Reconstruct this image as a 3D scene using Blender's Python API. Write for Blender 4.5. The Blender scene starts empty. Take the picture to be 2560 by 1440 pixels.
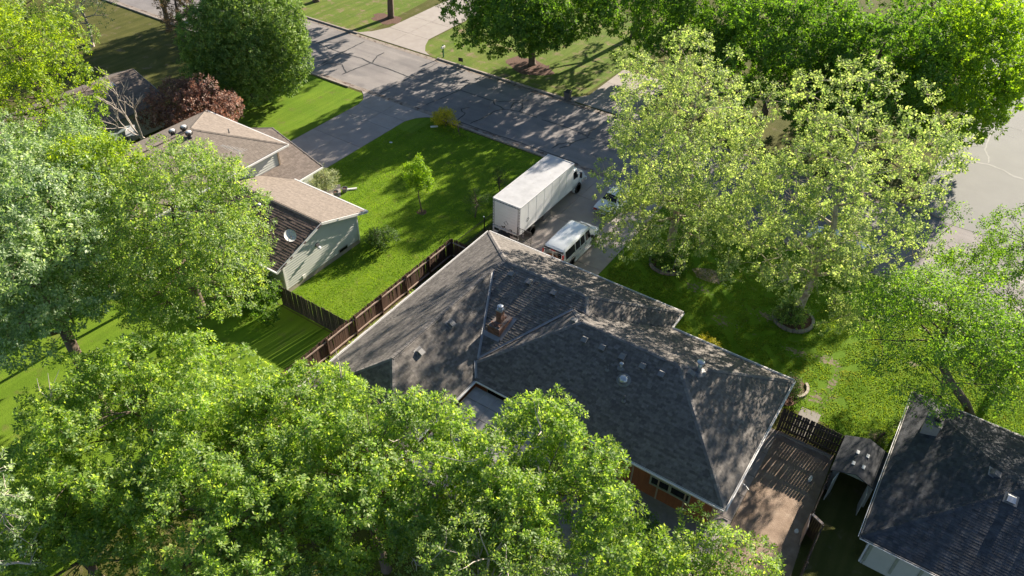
import bpy, math, random
import numpy as np
from mathutils import Vector, Matrix
R = math.radians
scn = bpy.context.scene
COL = scn.collection
# ------------------------------------------------------------------ camera
cam = bpy.data.objects.new('camera', bpy.data.cameras.new('camera')); COL.objects.link(cam)
cr = ((0.829193704, 0.558585738, 0.020488379), (-0.373009284, 0.525671498, 0.764547938), (0.416295418, -0.641600693, 0.644241163))
mw = Matrix(((cr[0][0], cr[1][0], cr[2][0], 0), (cr[0][1], cr[1][1], cr[2][1], 0), (cr[0][2], cr[1][2], cr[2][2], 36.6), (0, 0, 0, 1)))
cam.matrix_world = mw
cam.data.sensor_width = 36; cam.data.lens = 36 * 1930 / 2560; cam.data.clip_end = 4000; cam.data.clip_start = .5
scn.camera = cam
# ------------------------------------------------------------------ light
SUN_EL, SUN_AZ = 22.0, 82.0           # azimuth: direction towards the sun, degrees from +X to +Y
world = bpy.data.worlds.new('World'); scn.world = world; world.use_nodes = True
nt = world.node_tree; nt.nodes.clear()
sky = nt.nodes.new('ShaderNodeTexSky'); sky.sky_type = 'NISHITA'; sky.sun_disc = False
sky.sun_elevation = R(SUN_EL); sky.sun_rotation = R(90 - SUN_AZ); sky.air_density = .75; sky.dust_density = .3; sky.ozone_density = 1.0
bg = nt.nodes.new('ShaderNodeBackground'); bg.inputs[1].default_value = .06
wo = nt.nodes.new('ShaderNodeOutputWorld'); nt.links.new(sky.outputs[0], bg.inputs[0]); nt.links.new(bg.outputs[0], wo.inputs[0])
sl = bpy.data.lights.new('sun', 'SUN'); sl.energy = 5.0; sl.angle = R(.53); sl.color = (1, .89, .74)
so = bpy.data.objects.new('sun', sl); COL.objects.link(so); so.location = (0, 60, 80)
sv = Vector((math.cos(R(SUN_EL)) * math.cos(R(SUN_AZ)), math.cos(R(SUN_EL)) * math.sin(R(SUN_AZ)), math.sin(R(SUN_EL))))
so.rotation_euler = (-sv).to_track_quat('-Z', 'Y').to_euler()
vs = scn.view_settings; vs.view_transform = 'Standard'; vs.look = 'None'; vs.gamma = 1; vs.use_curve_mapping = False; vs.exposure = 1.55
scn.cycles.max_bounces = 8; scn.cycles.diffuse_bounces = 3; scn.cycles.transmission_bounces = 4; scn.cycles.transparent_max_bounces = 8

# ------------------------------------------------------------------ materials
def nodes(name):
    m = bpy.data.materials.new(name); m.use_nodes = True
    t = m.node_tree; b = t.nodes['Principled BSDF']
    return m, t, b, t.nodes.new, t.links.new
def ramp(t, fac, stops):
    r = t.nodes.new('ShaderNodeValToRGB'); e = r.color_ramp.elements
    while len(e) < len(stops): e.new(.5)
    for k, (p, c) in enumerate(stops): e[k].position = p; e[k].color = (*c, 1)
    t.links.new(fac, r.inputs[0]); return r.outputs[0]
def noise(t, scale, detail=4, rough=.55, vec=None, stretch=None, dist=0):
    n = t.nodes.new('ShaderNodeTexNoise'); n.inputs['Scale'].default_value = scale
    n.inputs['Detail'].default_value = detail; n.inputs['Roughness'].default_value = rough; n.inputs['Distortion'].default_value = dist
    if vec is None:
        g = t.nodes.new('ShaderNodeNewGeometry'); vec = g.outputs['Position']
    if stretch:
        mp = t.nodes.new('ShaderNodeMapping'); mp.inputs['Scale'].default_value = stretch; t.links.new(vec, mp.inputs[0]); vec = mp.outputs[0]
    t.links.new(vec, n.inputs['Vector']); return n.outputs['Fac']
def mixc(t, f, a, b, mode='MIX'):
    m = t.nodes.new('ShaderNodeMix'); m.data_type = 'RGBA'; m.blend_type = mode
    for i, v in ((0, f), (6, a), (7, b)):
        if hasattr(v, 'is_linked') or hasattr(v, 'links'): t.links.new(v, m.inputs[i])
        else: m.inputs[i].default_value = v if i == 0 else (*v, 1)
    return m.outputs[2]
def island(t):
    g = t.nodes.new('ShaderNodeNewGeometry'); o = t.nodes.new('ShaderNodeObjectInfo')
    a = t.nodes.new('ShaderNodeMath'); a.operation = 'ADD'; t.links.new(g.outputs['Random Per Island'], a.inputs[0]); t.links.new(o.outputs['Random'], a.inputs[1])
    f = t.nodes.new('ShaderNodeMath'); f.operation = 'FRACT'; t.links.new(a.outputs[0], f.inputs[0]); return f.outputs[0]
def bump(t, b, h, strength, dist=.02):
    n = t.nodes.new('ShaderNodeBump'); n.inputs['Strength'].default_value = strength; n.inputs['Distance'].default_value = dist
    t.links.new(h, n.inputs['Height']); t.links.new(n.outputs[0], b.inputs['Normal'])
def mk(name, stops, scale=3, rough=.8, bs=.3, bd=.01, fine=40, stretch=None, isl=0, metal=0, stain=None):
    """colour from a noise ramp, optional per-piece variation, fine bump"""
    m, t, b, N, L = nodes(name)
    c = ramp(t, noise(t, scale, 6, .6, stretch=stretch), stops)
    if isl:
        v = ramp(t, island(t), [(0, (1 - isl,) * 3), (1, (1 + isl * .6,) * 3)])
        c = mixc(t, 1.0, c, v, 'MULTIPLY')
    if stain:
        c = mixc(t, ramp(t, noise(t, stain[0], 5, .65), [(stain[1], (0, 0, 0)), (stain[1] + .12, (1, 1, 1))]), c, stain[2])
    L(c, b.inputs['Base Color']); b.inputs['Roughness'].default_value = rough; b.inputs['Metallic'].default_value = metal
    if bs: bump(t, b, noise(t, fine, 3, .6, stretch=stretch), bs, bd)
    return m
def g3(v, s=.12): return [(.3, tuple(x * (1 - s) for x in v)), (.7, tuple(x * (1 + s) for x in v))]
def leafmat(name, cols, trans, tw=.5, gloss=.06, clump=.5, dry=None):
    m = bpy.data.materials.new(name); m.use_nodes = True; t = m.node_tree; t.nodes.clear()
    c = ramp(t, island(t), cols)
    n = ramp(t, noise(t, clump, 2, .5), [(.3, (.72, .78, .8)), (.7, (1.25, 1.2, 1.0))])
    c = mixc(t, 1.0, c, n, 'MULTIPLY')
    c = mixc(t, 1.0, c, ramp(t, noise(t, clump * 4.5, 1, .5), [(.35, (.78, .82, .85)), (.65, (1.22, 1.16, 1.05))]), 'MULTIPLY')
    if dry: c = mixc(t, ramp(t, noise(t, .75, 6, .7), [(dry, (0, 0, 0)), (dry + .2, (.75, .75, .75))]), c, (.21, .20, .06))
    d = t.nodes.new('ShaderNodeBsdfDiffuse'); t.links.new(c, d.inputs[0])
    tr = t.nodes.new('ShaderNodeBsdfTranslucent'); t.links.new(mixc(t, 1.0, c, trans, 'MULTIPLY'), tr.inputs[0])
    mx = t.nodes.new('ShaderNodeMixShader'); mx.inputs[0].default_value = tw; t.links.new(d.outputs[0], mx.inputs[1]); t.links.new(tr.outputs[0], mx.inputs[2])
    gl = t.nodes.new('ShaderNodeBsdfGlossy'); gl.inputs['Roughness'].default_value = .6; gl.inputs[0].default_value = (1, 1, 1, 1)
    m2 = t.nodes.new('ShaderNodeMixShader'); m2.inputs[0].default_value = gloss * .4; t.links.new(mx.outputs[0], m2.inputs[1]); t.links.new(gl.outputs[0], m2.inputs[2])
    o = t.nodes.new('ShaderNodeOutputMaterial'); t.links.new(m2.outputs[0], o.inputs[0]); return m

def grassmat(name, a, b_, worn, wornth=.62, tiny=30, bumpd=.03):
    m, t, b, N, L = nodes(name)
    c = ramp(t, noise(t, .35, 5, .6), [(.3, a), (.7, b_)])
    fine = noise(t, tiny, 3, .7)
    c = mixc(t, 1.0, c, ramp(t, fine, [(.3, (.55, .6, .55)), (.7, (1.35, 1.3, 1.2))]), 'MULTIPLY')
    c = mixc(t, ramp(t, noise(t, .8, 7, .7), [(wornth, (0, 0, 0)), (wornth + .14, (1, 1, 1))]), c, worn)
    c = mixc(t, 1.0, c, ramp(t, noise(t, .9, 2, .5, stretch=(1.6, .06, 1)), [(.4, (.88, .9, .85)), (.6, (1.12, 1.08, 1.1))]), 'MULTIPLY')
    L(c, b.inputs['Base Color']); b.inputs['Roughness'].default_value = .95; b.inputs['Specular IOR Level'].default_value = .1
    bump(t, b, noise(t, tiny * .6, 4, .75), 1.0, bumpd); return m
M = {}
M['ground'] = grassmat('m_ground', (.075, .085, .022), (.12, .12, .04), (.17, .14, .09), .56)
M['lawn'] = grassmat('m_lawn', (.12, .215, .018), (.16, .25, .023), (.15, .17, .04), .56)
M['lawn_dry'] = grassmat('m_lawn_dry', (.105, .175, .028), (.155, .195, .045), (.24, .18, .12), .52)
M['lawn_right'] = grassmat('m_lawn_right', (.09, .18, .012), (.13, .22, .02), (.2, .17, .11), .61)
M['dirt'] = mk('m_dirt', [(.3, (.22, .155, .11)), (.55, (.32, .235, .175)), (.75, (.40, .31, .24))], 1.6, .95, .8, .03, 18)
M['soil'] = mk('m_soil', [(.35, (.13, .11, .06)), (.6, (.22, .18, .12)), (.75, (.30, .26, .2))], 5, .95, .8, .02, 30, isl=.2)
M['mulch'] = mk('m_mulch', g3((.12, .06, .04), .4), 8, .95, .9, .03, 30)
M['asphalt'] = mk('m_asphalt', [(.3, (.205, .188, .184)), (.7, (.25, .232, .225))], .5, .9, .5, .006, 90, stain=(.9, .66, (.16, .148, .148)))
_m = M['asphalt']; _t = _m.node_tree; _b = _t.nodes['Principled BSDF']; _c = _b.inputs['Base Color'].links[0].from_socket
_c = mixc(_t, 1.0, _c, ramp(_t, noise(_t, 1.0, 5, .6, stretch=(.05, 1.1, 1)), [(.3, (.84, .84, .85)), (.7, (1.14, 1.13, 1.11))]), 'MULTIPLY')
_c = mixc(_t, 1.0, _c, ramp(_t, noise(_t, .22, 3, .5), [(.42, (.86, .86, .87)), (.5, (1.06, 1.05, 1.04))]), 'MULTIPLY')
_c = mixc(_t, 1.0, _c, ramp(_t, noise(_t, 14, 4, .8), [(.3, (.8, .8, .8)), (.7, (1.2, 1.2, 1.2))]), 'MULTIPLY'); _t.links.new(_c, _b.inputs['Base Color'])
M['asphalt_right'] = mk('m_asphalt_right', [(.3, (.19, .19, .178)), (.7, (.22, .22, .205))], .4, .9, .5, .006, 90)
M['tar'] = mk('m_tar', g3((.035, .035, .038), .3), 3, .6, .3, .005, 30)
M['crackfill'] = mk('m_crackfill', g3((.31, .305, .285), .12), 5, .9, .3, .005, 30)
M['concrete'] = mk('m_concrete', [(.3, (.31, .27, .25)), (.7, (.38, .34, .315))], .8, .9, .35, .004, 60, isl=.07, stain=(1.3, .68, (.27, .23, .2)))
M['kerb'] = mk('m_kerb', [(.3, (.26, .22, .19)), (.7, (.37, .32, .28))], 2.5, .9, .5, .006, 40, stain=(1.1, .55, (.16, .12, .09)))
M['gutterpan'] = mk('m_gutterpan', [(.3, (.2, .165, .14)), (.7, (.33, .28, .24))], 1.8, .9, .5, .006, 40, stain=(1.5, .5, (.10, .065, .05)))
M['shingle'] = mk('m_shingle', [(.35, (.124, .111, .101)), (.65, (.186, .168, .152))], 6, .95, .7, .006, 120, isl=.34, stretch=None)
M['shingle_base'] = mk('m_shingle_base', g3((.05, .048, .047)), 6, .95, 0)
M['cap'] = mk('m_cap', [(.35, (.17, .155, .145)), (.65, (.235, .215, .2))], 6, .95, .6, .006, 100, isl=.25)
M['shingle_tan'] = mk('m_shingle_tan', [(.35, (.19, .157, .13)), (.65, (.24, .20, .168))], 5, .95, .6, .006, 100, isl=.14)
M['shingle_brown'] = mk('m_shingle_brown', [(.35, (.12, .082, .066)), (.65, (.18, .13, .106))], 5, .95, .6, .006, 100, isl=.3)  # rear slope of the tan roof, dim grazing light put into the colour
M['shingle_far'] = mk('m_shingle_far', [(.35, (.16, .128, .108)), (.65, (.205, .167, .143))], 5, .95, .6, .006, 100, isl=.2)
M['shingle_dark'] = mk('m_shingle_dark', [(.35, (.040, .044, .052)), (.65, (.066, .07, .08))], 3, .95, .6, .006, 100, isl=.3)
M['flash'] = mk('m_flash', g3((.27, .27, .28), .12), 4, .45, .1, .002, 20, metal=.3)
M['gutter'] = mk('m_gutter', g3((.74, .72, .70), .05), 2, .45, .05, .002, 20)
M['gutter_dark'] = mk('m_gutter_dark', g3((.25, .22, .2), .1), 2, .5, .05, .002, 20)
M['white'] = mk('m_white', g3((.70, .71, .73), .05), 1.5, .5, .1, .002, 20, stain=(1.6, .66, (.52, .5, .48)))
M['truck_roof'] = mk('m_truck_roof', [(.3, (.40, .40, .41)), (.7, (.52, .52, .53))], 1.2, .55, .15, .003, 15, stain=(2.2, .58, (.36, .35, .34)))
M['carpaint'] = mk('m_carpaint', g3((.72, .76, .79), .02), .7, .22, 0)
M['carpaint'].node_tree.nodes['Principled BSDF'].inputs['Coat Weight'].default_value = .6
M['glass'] = mk('m_glass', g3((.012, .014, .016), .1), 1, .06, 0)
M['glass_warm'] = mk('m_glass_warm', [(.45, (.02, .012, .010)), (.62, (.16, .07, .04))], 6, .12, 0)
M['rubber'] = mk('m_rubber', g3((.02, .02, .02), .2), 6, .85, .2, .004, 40)
M['rim'] = mk('m_rim', g3((.5, .5, .5), .1), 6, .4, 0, metal=.4)
M['black'] = mk('m_black', g3((.02, .02, .022), .2), 4, .5, 0)
M['red'] = mk('m_red', g3((.35, .03, .025), .1), 4, .3, 0)
M['greypl'] = mk('m_greypl', g3((.10, .10, .105), .15), 3, .6, .1, .003, 20)
M['siding'] = mk('m_siding', g3((.54, .55, .51), .04), 1.2, .65, .06, .003, 20, isl=.035)
M['siding_cream'] = mk('m_siding_cream', g3((.46, .46, .40), .06), 1.2, .7, .06, .003, 20, isl=.03)
M['tan_trim'] = mk('m_tan_trim', g3((.33, .25, .18), .1), 3, .7, .1, .003, 20)
M['found'] = mk('m_found', g3((.38, .33, .27), .12), 3, .9, .3, .004, 30)
M['fence'] = mk('m_fence', [(.3, (.075, .040, .027)), (.7, (.15, .085, .055))], 1.4, .85, .6, .004, 14, stretch=(9, 9, .6), isl=.28)
M['fence_rail_lit'] = mk('m_fence_rail_lit', [(.3, (.36, .26, .21)), (.7, (.5, .39, .32))], 3, .8, .3, .003, 20, isl=.15)  # rail wood lightened, sunlight on the rails put into its colour
M['fence_dark'] = mk('m_fence_dark', [(.3, (.05, .037, .028)), (.7, (.10, .075, .055))], 1.4, .85, .6, .004, 14, stretch=(9, 9, .6), isl=.3)
M['brown_wall'] = mk('m_brown_wall', [(.3, (.19, .062, .024)), (.7, (.27, .095, .036))], 2, .75, .3, .003, 20, stretch=(6, 6, .5), isl=.12)
M['green_trim'] = mk('m_green_trim', g3((.27, .29, .22), .08), 3, .7, .1, .003, 20)
M['brick'] = mk('m_brick', [(.35, (.20, .10, .068)), (.65, (.30, .155, .11))], 6, .9, .5, .004, 60, isl=.3)
M['mortar'] = mk('m_mortar', g3((.16, .13, .12), .1), 10, .95, .3, .004, 50)
M['clay'] = mk('m_clay', g3((.34, .15, .085), .15), 5, .8, .2, .004, 30)
M['galv'] = mk('m_galv', g3((.55, .56, .57), .12), 6, .35, .1, .002, 20, metal=.7)
M['vent'] = mk('m_vent', g3((.20, .195, .19), .08), 6, .5, .1, .002, 20, metal=.1)
M['vent_white'] = mk('m_vent_white', g3((.62, .62, .62), .05), 6, .4, 0)
M['dish'] = mk('m_dish', g3((.55, .55, .53), .06), 5, .5, 0)
M['bark'] = mk('m_bark', [(.3, (.085, .06, .042)), (.7, (.17, .13, .10))], 3, .95, .9, .03, 12, stretch=(1, 1, .3))
M['bark_pale'] = mk('m_bark_pale', [(.35, (.24, .19, .13)), (.6, (.46, .40, .31))], 2.4, .9, .5, .01, 12)
M['bark_dead'] = mk('m_bark_dead', g3((.44, .38, .33), .15), 4, .9, .4, .01, 20)
M['green_post'] = mk('m_green_post', g3((.03, .12, .05), .1), 4, .6, 0)
M['stone'] = mk('m_stone', g3((.28, .25, .21), .15), 5, .9, .6, .01, 30, isl=.2)
M['paver'] = mk('m_paver', [(.35, (.22, .20, .18)), (.65, (.28, .26, .24))], 3, .9, .3, .004, 50, isl=.08)
M['sheet'] = mk('m_sheet', [(.35, (.20, .19, .19)), (.65, (.26, .25, .25))], 2, .4, .1, .003, 20, isl=.1)
M['joint'] = mk('m_joint', g3((.36, .33, .28), .08), 5, .95, .2, .003, 30)
# leaves
def lc(*c): return [(i / (len(c) - 1), x) for i, x in enumerate(c)]
M['leaf_maple'] = leafmat('m_leaf_maple', lc((.105, .205, .038), (.18, .295, .058), (.34, .43, .12)), (2.0, 1.95, .8), .55, .07)
M['leaf_maple_b'] = leafmat('m_leaf_maple_b', lc((.10, .20, .04), (.18, .28, .065), (.30, .38, .14)), (1.9, 1.85, .85), .55, .08)
M['leaf_silver'] = leafmat('m_leaf_silver', lc((.115, .20, .07), (.21, .31, .15), (.42, .50, .35)), (1.6, 1.7, .8), .5, .10)
M['leaf_yellow'] = leafmat('m_leaf_yellow', lc((.13, .23, .012), (.20, .31, .018), (.29, .39, .03)), (1.8, 1.7, .7), .5, .06)
M['leaf_dark'] = leafmat('m_leaf_dark', lc((.06, .135, .016), (.11, .20, .025), (.17, .27, .04)), (1.7, 1.9, .8), .5, .05)
M['leaf_round'] = leafmat('m_leaf_round', lc((.09, .17, .035), (.155, .25, .055), (.26, .36, .09)), (1.4, 1.5, .7), .35, .06)
M['leaf_syc'] = leafmat('m_leaf_syc', lc((.15, .235, .065), (.28, .365, .12), (.45, .51, .24)), (1.45, 1.5, .95), .5, .06, .9)
M['leaf_right'] = leafmat('m_leaf_right', lc((.065, .148, .015), (.12, .22, .025), (.21, .31, .05)), (1.9, 2.0, .8), .5, .08)
M['leaf_bright'] = leafmat('m_leaf_bright', lc((.10, .21, .012), (.18, .30, .018), (.27, .39, .035)), (1.8, 1.8, .7), .5, .05)
M['leaf_purple'] = leafmat('m_leaf_purple', lc((.13, .068, .055), (.23, .125, .10), (.36, .24, .20)), (1.5, 1.1, 1.0), .35, .08)
M['leaf_reddish'] = leafmat('m_leaf_reddish', lc((.13, .10, .06), (.2, .15, .09)), (1.3, 1.2, 1.0), .4, .05)
M['leaf_gold'] = leafmat('m_leaf_gold', lc((.34, .36, .02), (.52, .49, .03), (.66, .58, .05)), (1.3, 1.2, .7), .4, .05, 2)
M['leaf_sage'] = leafmat('m_leaf_sage', lc((.20, .24, .13), (.32, .35, .21), (.46, .48, .32)), (1.2, 1.3, .8), .35, .06, 2)
M['leaf_bush'] = leafmat('m_leaf_bush', lc((.03, .07, .012), (.055, .11, .02), (.085, .15, .03)), (1.5, 1.6, .8), .35, .06, 2)
M['leaf_spruce'] = leafmat('m_leaf_spruce', lc((.03, .065, .02), (.05, .095, .035)), (1.2, 1.3, .9), .25, .04, 2)
M['blade'] = leafmat('m_blade', lc((.11, .22, .015), (.165, .275, .021), (.24, .33, .038)), (1.7, 1.7, .7), .55, .02, .25, .54)
M['blade_r'] = leafmat('m_blade_r', lc((.095, .17, .018), (.145, .215, .028), (.21, .27, .05)), (1.6, 1.6, .8), .55, .02, .4, .48)

# ------------------------------------------------------------------ mesh helpers
class MB:
    def __init__(s): s.v = []; s.f = []
    def add(s, v, f):
        o = len(s.v); s.v += [tuple(p) for p in v]; s.f += [tuple(i + o for i in q) for q in f]; return s
    def box(s, c, d, rz=0, m=None):
        x, y, z = d[0] / 2, d[1] / 2, d[2] / 2
        p = [Vector(q) for q in ((-x, -y, -z), (x, -y, -z), (x, y, -z), (-x, y, -z), (-x, -y, z), (x, -y, z), (x, y, z), (-x, y, z))]
        rot = m if m else Matrix.Rotation(rz, 3, 'Z')
        return s.add([rot @ q + Vector(c) for q in p], [(0, 3, 2, 1), (4, 5, 6, 7), (0, 1, 5, 4), (1, 2, 6, 5), (2, 3, 7, 6), (3, 0, 4, 7)])
    def beam(s, a, b, w, h, up=(0, 0, 1)):
        a = Vector(a); b = Vector(b); d = (b - a); L = d.length; d.normalize(); u = Vector(up)
        if abs(d.dot(u)) > .98: u = Vector((1, 0, 0))
        r = d.cross(u).normalized(); u = r.cross(d).normalized()
        return s.box((a + b) / 2, (w, L, h), m=Matrix((r, d, u)).transposed())
    def prism(s, poly, z0, z1):
        n = len(poly); v = [(x, y, z0) for x, y in poly] + [(x, y, z1) for x, y in poly]
        return s.add(v, [tuple(range(n - 1, -1, -1)), tuple(range(n, 2 * n))] + [(i, (i + 1) % n, n + (i + 1) % n, n + i) for i in range(n)])
    def sheet(s, poly, z): return s.add([(x, y, z) for x, y in poly], [tuple(range(len(poly)))])
    def tube(s, pts, rad, n=6, cap=True):
        pts = [Vector(p) for p in pts]; k = len(pts)
        if not hasattr(rad, '__len__'): rad = [rad] * k
        v = []; ref = Vector((.31, .17, .93))
        for i, p in enumerate(pts):
            d = (pts[min(i + 1, k - 1)] - pts[max(i - 1, 0)]).normalized()
            r = d.cross(ref)
            if r.length < .1: r = d.cross(Vector((1, 0, 0)))
            r.normalize(); u = d.cross(r)
            v += [p + (r * math.cos(a) + u * math.sin(a)) * rad[i] for a in [2 * math.pi * j / n for j in range(n)]]
        f = [(i * n + j, i * n + (j + 1) % n, (i + 1) * n + (j + 1) % n, (i + 1) * n + j) for i in range(k - 1) for j in range(n)]
        if cap: f += [tuple(range(n - 1, -1, -1)), tuple(range((k - 1) * n, k * n))]
        return s.add(v, f)
    def lathe(s, c, prof, n=14, m=None):
        c = Vector(c); v = []
        for r, z in prof:
            for j in range(n):
                q = Vector((r * math.cos(2 * math.pi * j / n), r * math.sin(2 * math.pi * j / n), z)); v.append((m @ q if m else q) + c)
        k = len(prof)
        f = [(i * n + j, i * n + (j + 1) % n, (i + 1) * n + (j + 1) % n, (i + 1) * n + j) for i in range(k - 1) for j in range(n)]
        f += [tuple(range(n - 1, -1, -1)), tuple(range((k - 1) * n, k * n))]
        return s.add(v, f)
    def build(s, name, mat, parent=None, smooth=False, kind=None, label=None):
        me = bpy.data.meshes.new(name); me.from_pydata(s.v, [], s.f); me.materials.append(M[mat])
        if smooth: me.polygons.foreach_set('use_smooth', [True] * len(me.polygons))
        return link(name, me, parent, kind, label)
def link(name, me, parent=None, kind=None, label=None):
    o = bpy.data.objects.new(name, me); COL.objects.link(o)
    if parent is not None:
        o.parent = parent
        if parent.type == 'EMPTY': o.matrix_parent_inverse = Matrix.Translation(-Vector(parent.location))
    if kind: o['kind'] = kind
    if label: o['label'] = label
    return o
def thing(name, label, cat, loc, group=None):
    o = bpy.data.objects.new(name, None); COL.objects.link(o); o.location = loc; o.empty_display_size = .3
    return tag(o, label, cat, group)
def tag(o, label, cat, group=None):
    o['label'] = label; o['category'] = cat
    if group: o['group'] = group
    return o
def copy_tree(o, loc=None):
    c = o.copy(); COL.objects.link(c)
    if loc is not None: c.location = loc
    def rec(a, b):
        for ch in list(a.children):
            d = ch.copy(); COL.objects.link(d); d.parent = b; rec(ch, d)
    rec(o, c); return c
def struct(name, mb, mat): return mb.build(name, mat, kind='structure')

# ------------------------------------------------------------------ ground, street, paving
struct('ground', MB().sheet([(-1500, -1500), (1500, -1500), (1500, 1500), (-1500, 1500)], 0), 'ground')
struct('lawn', MB().sheet([(-46.5, 25.4), (-29.6, 25.4), (-29.6, 40), (-29.3, 53.5), (-46.5, 53.5)], .006), 'lawn')
struct('lawn', MB().sheet([(-60.5, 36), (-52.6, 36), (-52.6, 53.5), (-62.5, 53.5)], .006), 'lawn')
struct('lawn', MB().sheet([(-19.2, 36.9), (-.5, 36.9), (.6, 34.9), (14.5, 34.9), (14.5, 53.5), (-19.6, 53.5)], .006), 'lawn_right')
struct('lawn', MB().sheet([(-57, 65), (-35.2, 65), (-34, 90), (-57, 90)], .006), 'lawn_dry')
struct('lawn', MB().sheet([(-110, 65), (-64.4, 65), (-66.5, 95), (-110, 95)], .006), 'lawn_dry')
struct('lawn', MB().sheet([(-48, 2), (-29.6, 2), (-29.6, 25.3), (-48, 25.3)], .006), 'lawn')
struct('dirt_yard', MB().sheet([(-2.75, 20), (1.3, 20), (.65, 29), (.5, 34.7), (-2.9, 34.7)], .008), 'dirt')
random.seed(4)
def blob(cx, cy, rx, ry, n=14, j=.3, rot=0):
    return [(cx + math.cos(a + rot) * rx * (1 + random.uniform(-j, j)), cy + math.sin(a + rot) * ry * (1 + random.uniform(-j, j))) for a in [2 * math.pi * i / n for i in range(n)]]
PATCH = [(-1.55, 34.9, .4, 1.1), (-1.4, 36.8, .5, 1.2), (-1.8, 38.6, .8, .9), (-1.3, 40.6, .35, 1.3), (-2.2, 42.4, 1.1, .6), (-4.2, 42.0, 1.1, .5), (-7.2, 44.3, 1.2, .7), (2.2, 37.6, .6, .4), (-9.4, 42.0, 1.3, .8), (-12.5, 44.4, 1.2, .8), (2.6, 45.4, .5, .4)]
pm_ = MB()
for i, (x, y, a, b_) in enumerate(PATCH):
    for k in range(60):
        u, w_ = random.gauss(0, .55), random.gauss(0, .55); q = random.uniform(.03, .13) * max(.35, 1.2 - math.hypot(u, w_))
        pm_.sheet(blob(x + u * a, y + w_ * b_, q * random.uniform(.7, 1.8), q, 9, .45, random.uniform(0, 3)), .0075 + (i * 60 + k) * 4e-6)
struct('bare_soil', pm_, 'soil')
for x, y, a in ((-43.6, 69.6, 2.6), (-65.2, 70.6, 2.2), (-12.2, 46.2, 1.2)):
    struct('bare_dirt_patch', MB().sheet(blob(x, y, a, a * .7, 18, .3), .0105), 'mulch' if x < -13 else 'dirt')
struct('street', MB().sheet([(-160, 54.35), (40, 54.35), (40, 64.3), (-160, 64.3)], .012), 'asphalt')
struct('side_street', MB().add([(-1.5, 64.35, .010), (16, 64.35, .010), (16, 200, .010), (-1.5, 200, .010)], [(0, 1, 2, 3)]), 'asphalt_right')
def ribbon(pts, w, z, jit=0):
    pts = [Vector((*p, 0)) for p in pts]
    out = []
    for i in range(len(pts) - 1):
        n = max(1, int((pts[i + 1] - pts[i]).length / .35))
        out += [pts[i].lerp(pts[i + 1], k / n) + Vector((random.uniform(-jit, jit), random.uniform(-jit, jit), 0)) for k in range(n)]
    out.append(pts[-1]); v = []
    for i, p in enumerate(out):
        d = (out[min(i + 1, len(out) - 1)] - out[max(i - 1, 0)]); d.normalize(); nn = Vector((-d.y, d.x, 0)) * w * random.uniform(.35, .65)
        v += [(p.x + nn.x, p.y + nn.y, z), (p.x - nn.x, p.y - nn.y, z)]
    return MB().add(v, [(2 * i, 2 * i + 1, 2 * i + 3, 2 * i + 2) for i in range(len(out) - 1)])
street = bpy.data.objects['street']; side = bpy.data.objects['side_street']
TAR = [[[-70.47, 60.04], [-68.49, 59.69], [-66.97, 60.22], [-64.55, 62.13]], [[-66.74, 59.99], [-65.25, 59.84], [-62.86, 59.65], [-59.91, 59.94]], [[-62.35, 55.57], [-62.73, 59.51], [-62.86, 63.65]], [[-61.98, 55.84], [-62.0, 56.74], [-60.51, 57.4], [-58.64, 56.08]], [[-58.76, 55.55], [-58.52, 57.96], [-58.14, 59.84], [-58.9, 61.4], [-58.91, 62.6]], [[-59.91, 59.94], [-58.14, 59.61], [-55.68, 59.61], [-52.69, 59.39]], [[-46.39, 62.12], [-46.25, 59.93], [-46.54, 57.9], [-46.77, 56.55], [-46.98, 55.43]], [[-46.35, 60.06], [-45.12, 60.15], [-43.06, 60.06], [-42.2, 60.1], [-41.26, 60.52], [-39.04, 62.43]], [[-41.88, 60.14], [-41.37, 59.55], [-40.58, 59.55], [-40.01, 59.21], [-39.43, 59.63], [-38.18, 59.8], [-36.35, 59.84]], [[-41.01, 54.81], [-40.68, 56.49], [-40.52, 58.46], [-39.93, 59.35]], [[-39.6, 59.89], [-40.01, 61.13], [-39.28, 61.47], [-38.71, 60.73], [-38.49, 59.76]], [[-43.09, 57.52], [-43.54, 56.81], [-43.18, 56.32], [-42.65, 56.33], [-42.49, 55.17], [-42.41, 54.45]], [[-35.78, 59.72], [-32.73, 59.8], [-30.34, 59.48], [-30.66, 60.62], [-30.51, 62.31]], [[-31.99, 55.47], [-31.87, 56.53], [-31.14, 57.39], [-30.87, 56.93], [-31.4, 55.9]], [[-30.94, 57.05], [-30.84, 57.94], [-30.2, 59.25]], [[-42.19, 54.55], [-38.05, 54.5], [-34.96, 54.6], [-32.47, 54.58], [-28.57, 54.5]],
       [[-52.5, 59.4], [-46.4, 59.9]], [[-52.4, 54.4], [-52.3, 64.2]], [[-30.5, 59.3], [-22, 59.6], [-12, 59.3], [0, 59.5], [15, 59.4]], [[-22, 54.5], [-21.6, 58], [-22.1, 64]], [[-80, 60.1], [-70.5, 60.0]], [[-74, 54.5], [-73.6, 59], [-74.2, 64.2]]]
for i, L in enumerate(TAR): ribbon(L, (.15 if i < 16 else .08), .017 + (i % 6) * .0012, .05).build('tar_seam', 'tar', street, kind=None)
CRK = [[[2.21, 88.75], [1.83, 87.03], [1.93, 85.79], [1.79, 82.55], [1.83, 79.6], [2.34, 78.43], [2.51, 77.25]], [[1.04, 76.55], [2.56, 76.92], [3.88, 76.61], [4.79, 76.02], [5.68, 75.97], [9, 75.6]], [[0.79, 84.64], [1.9, 84.39], [3.97, 84.14]], [[2.15, 86.39], [4.25, 86.11], [4.38, 86.73]], [[2.07, 90.94], [3.87, 90.99]], [[0.6, 79.68], [1.69, 80.27]]]
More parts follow.
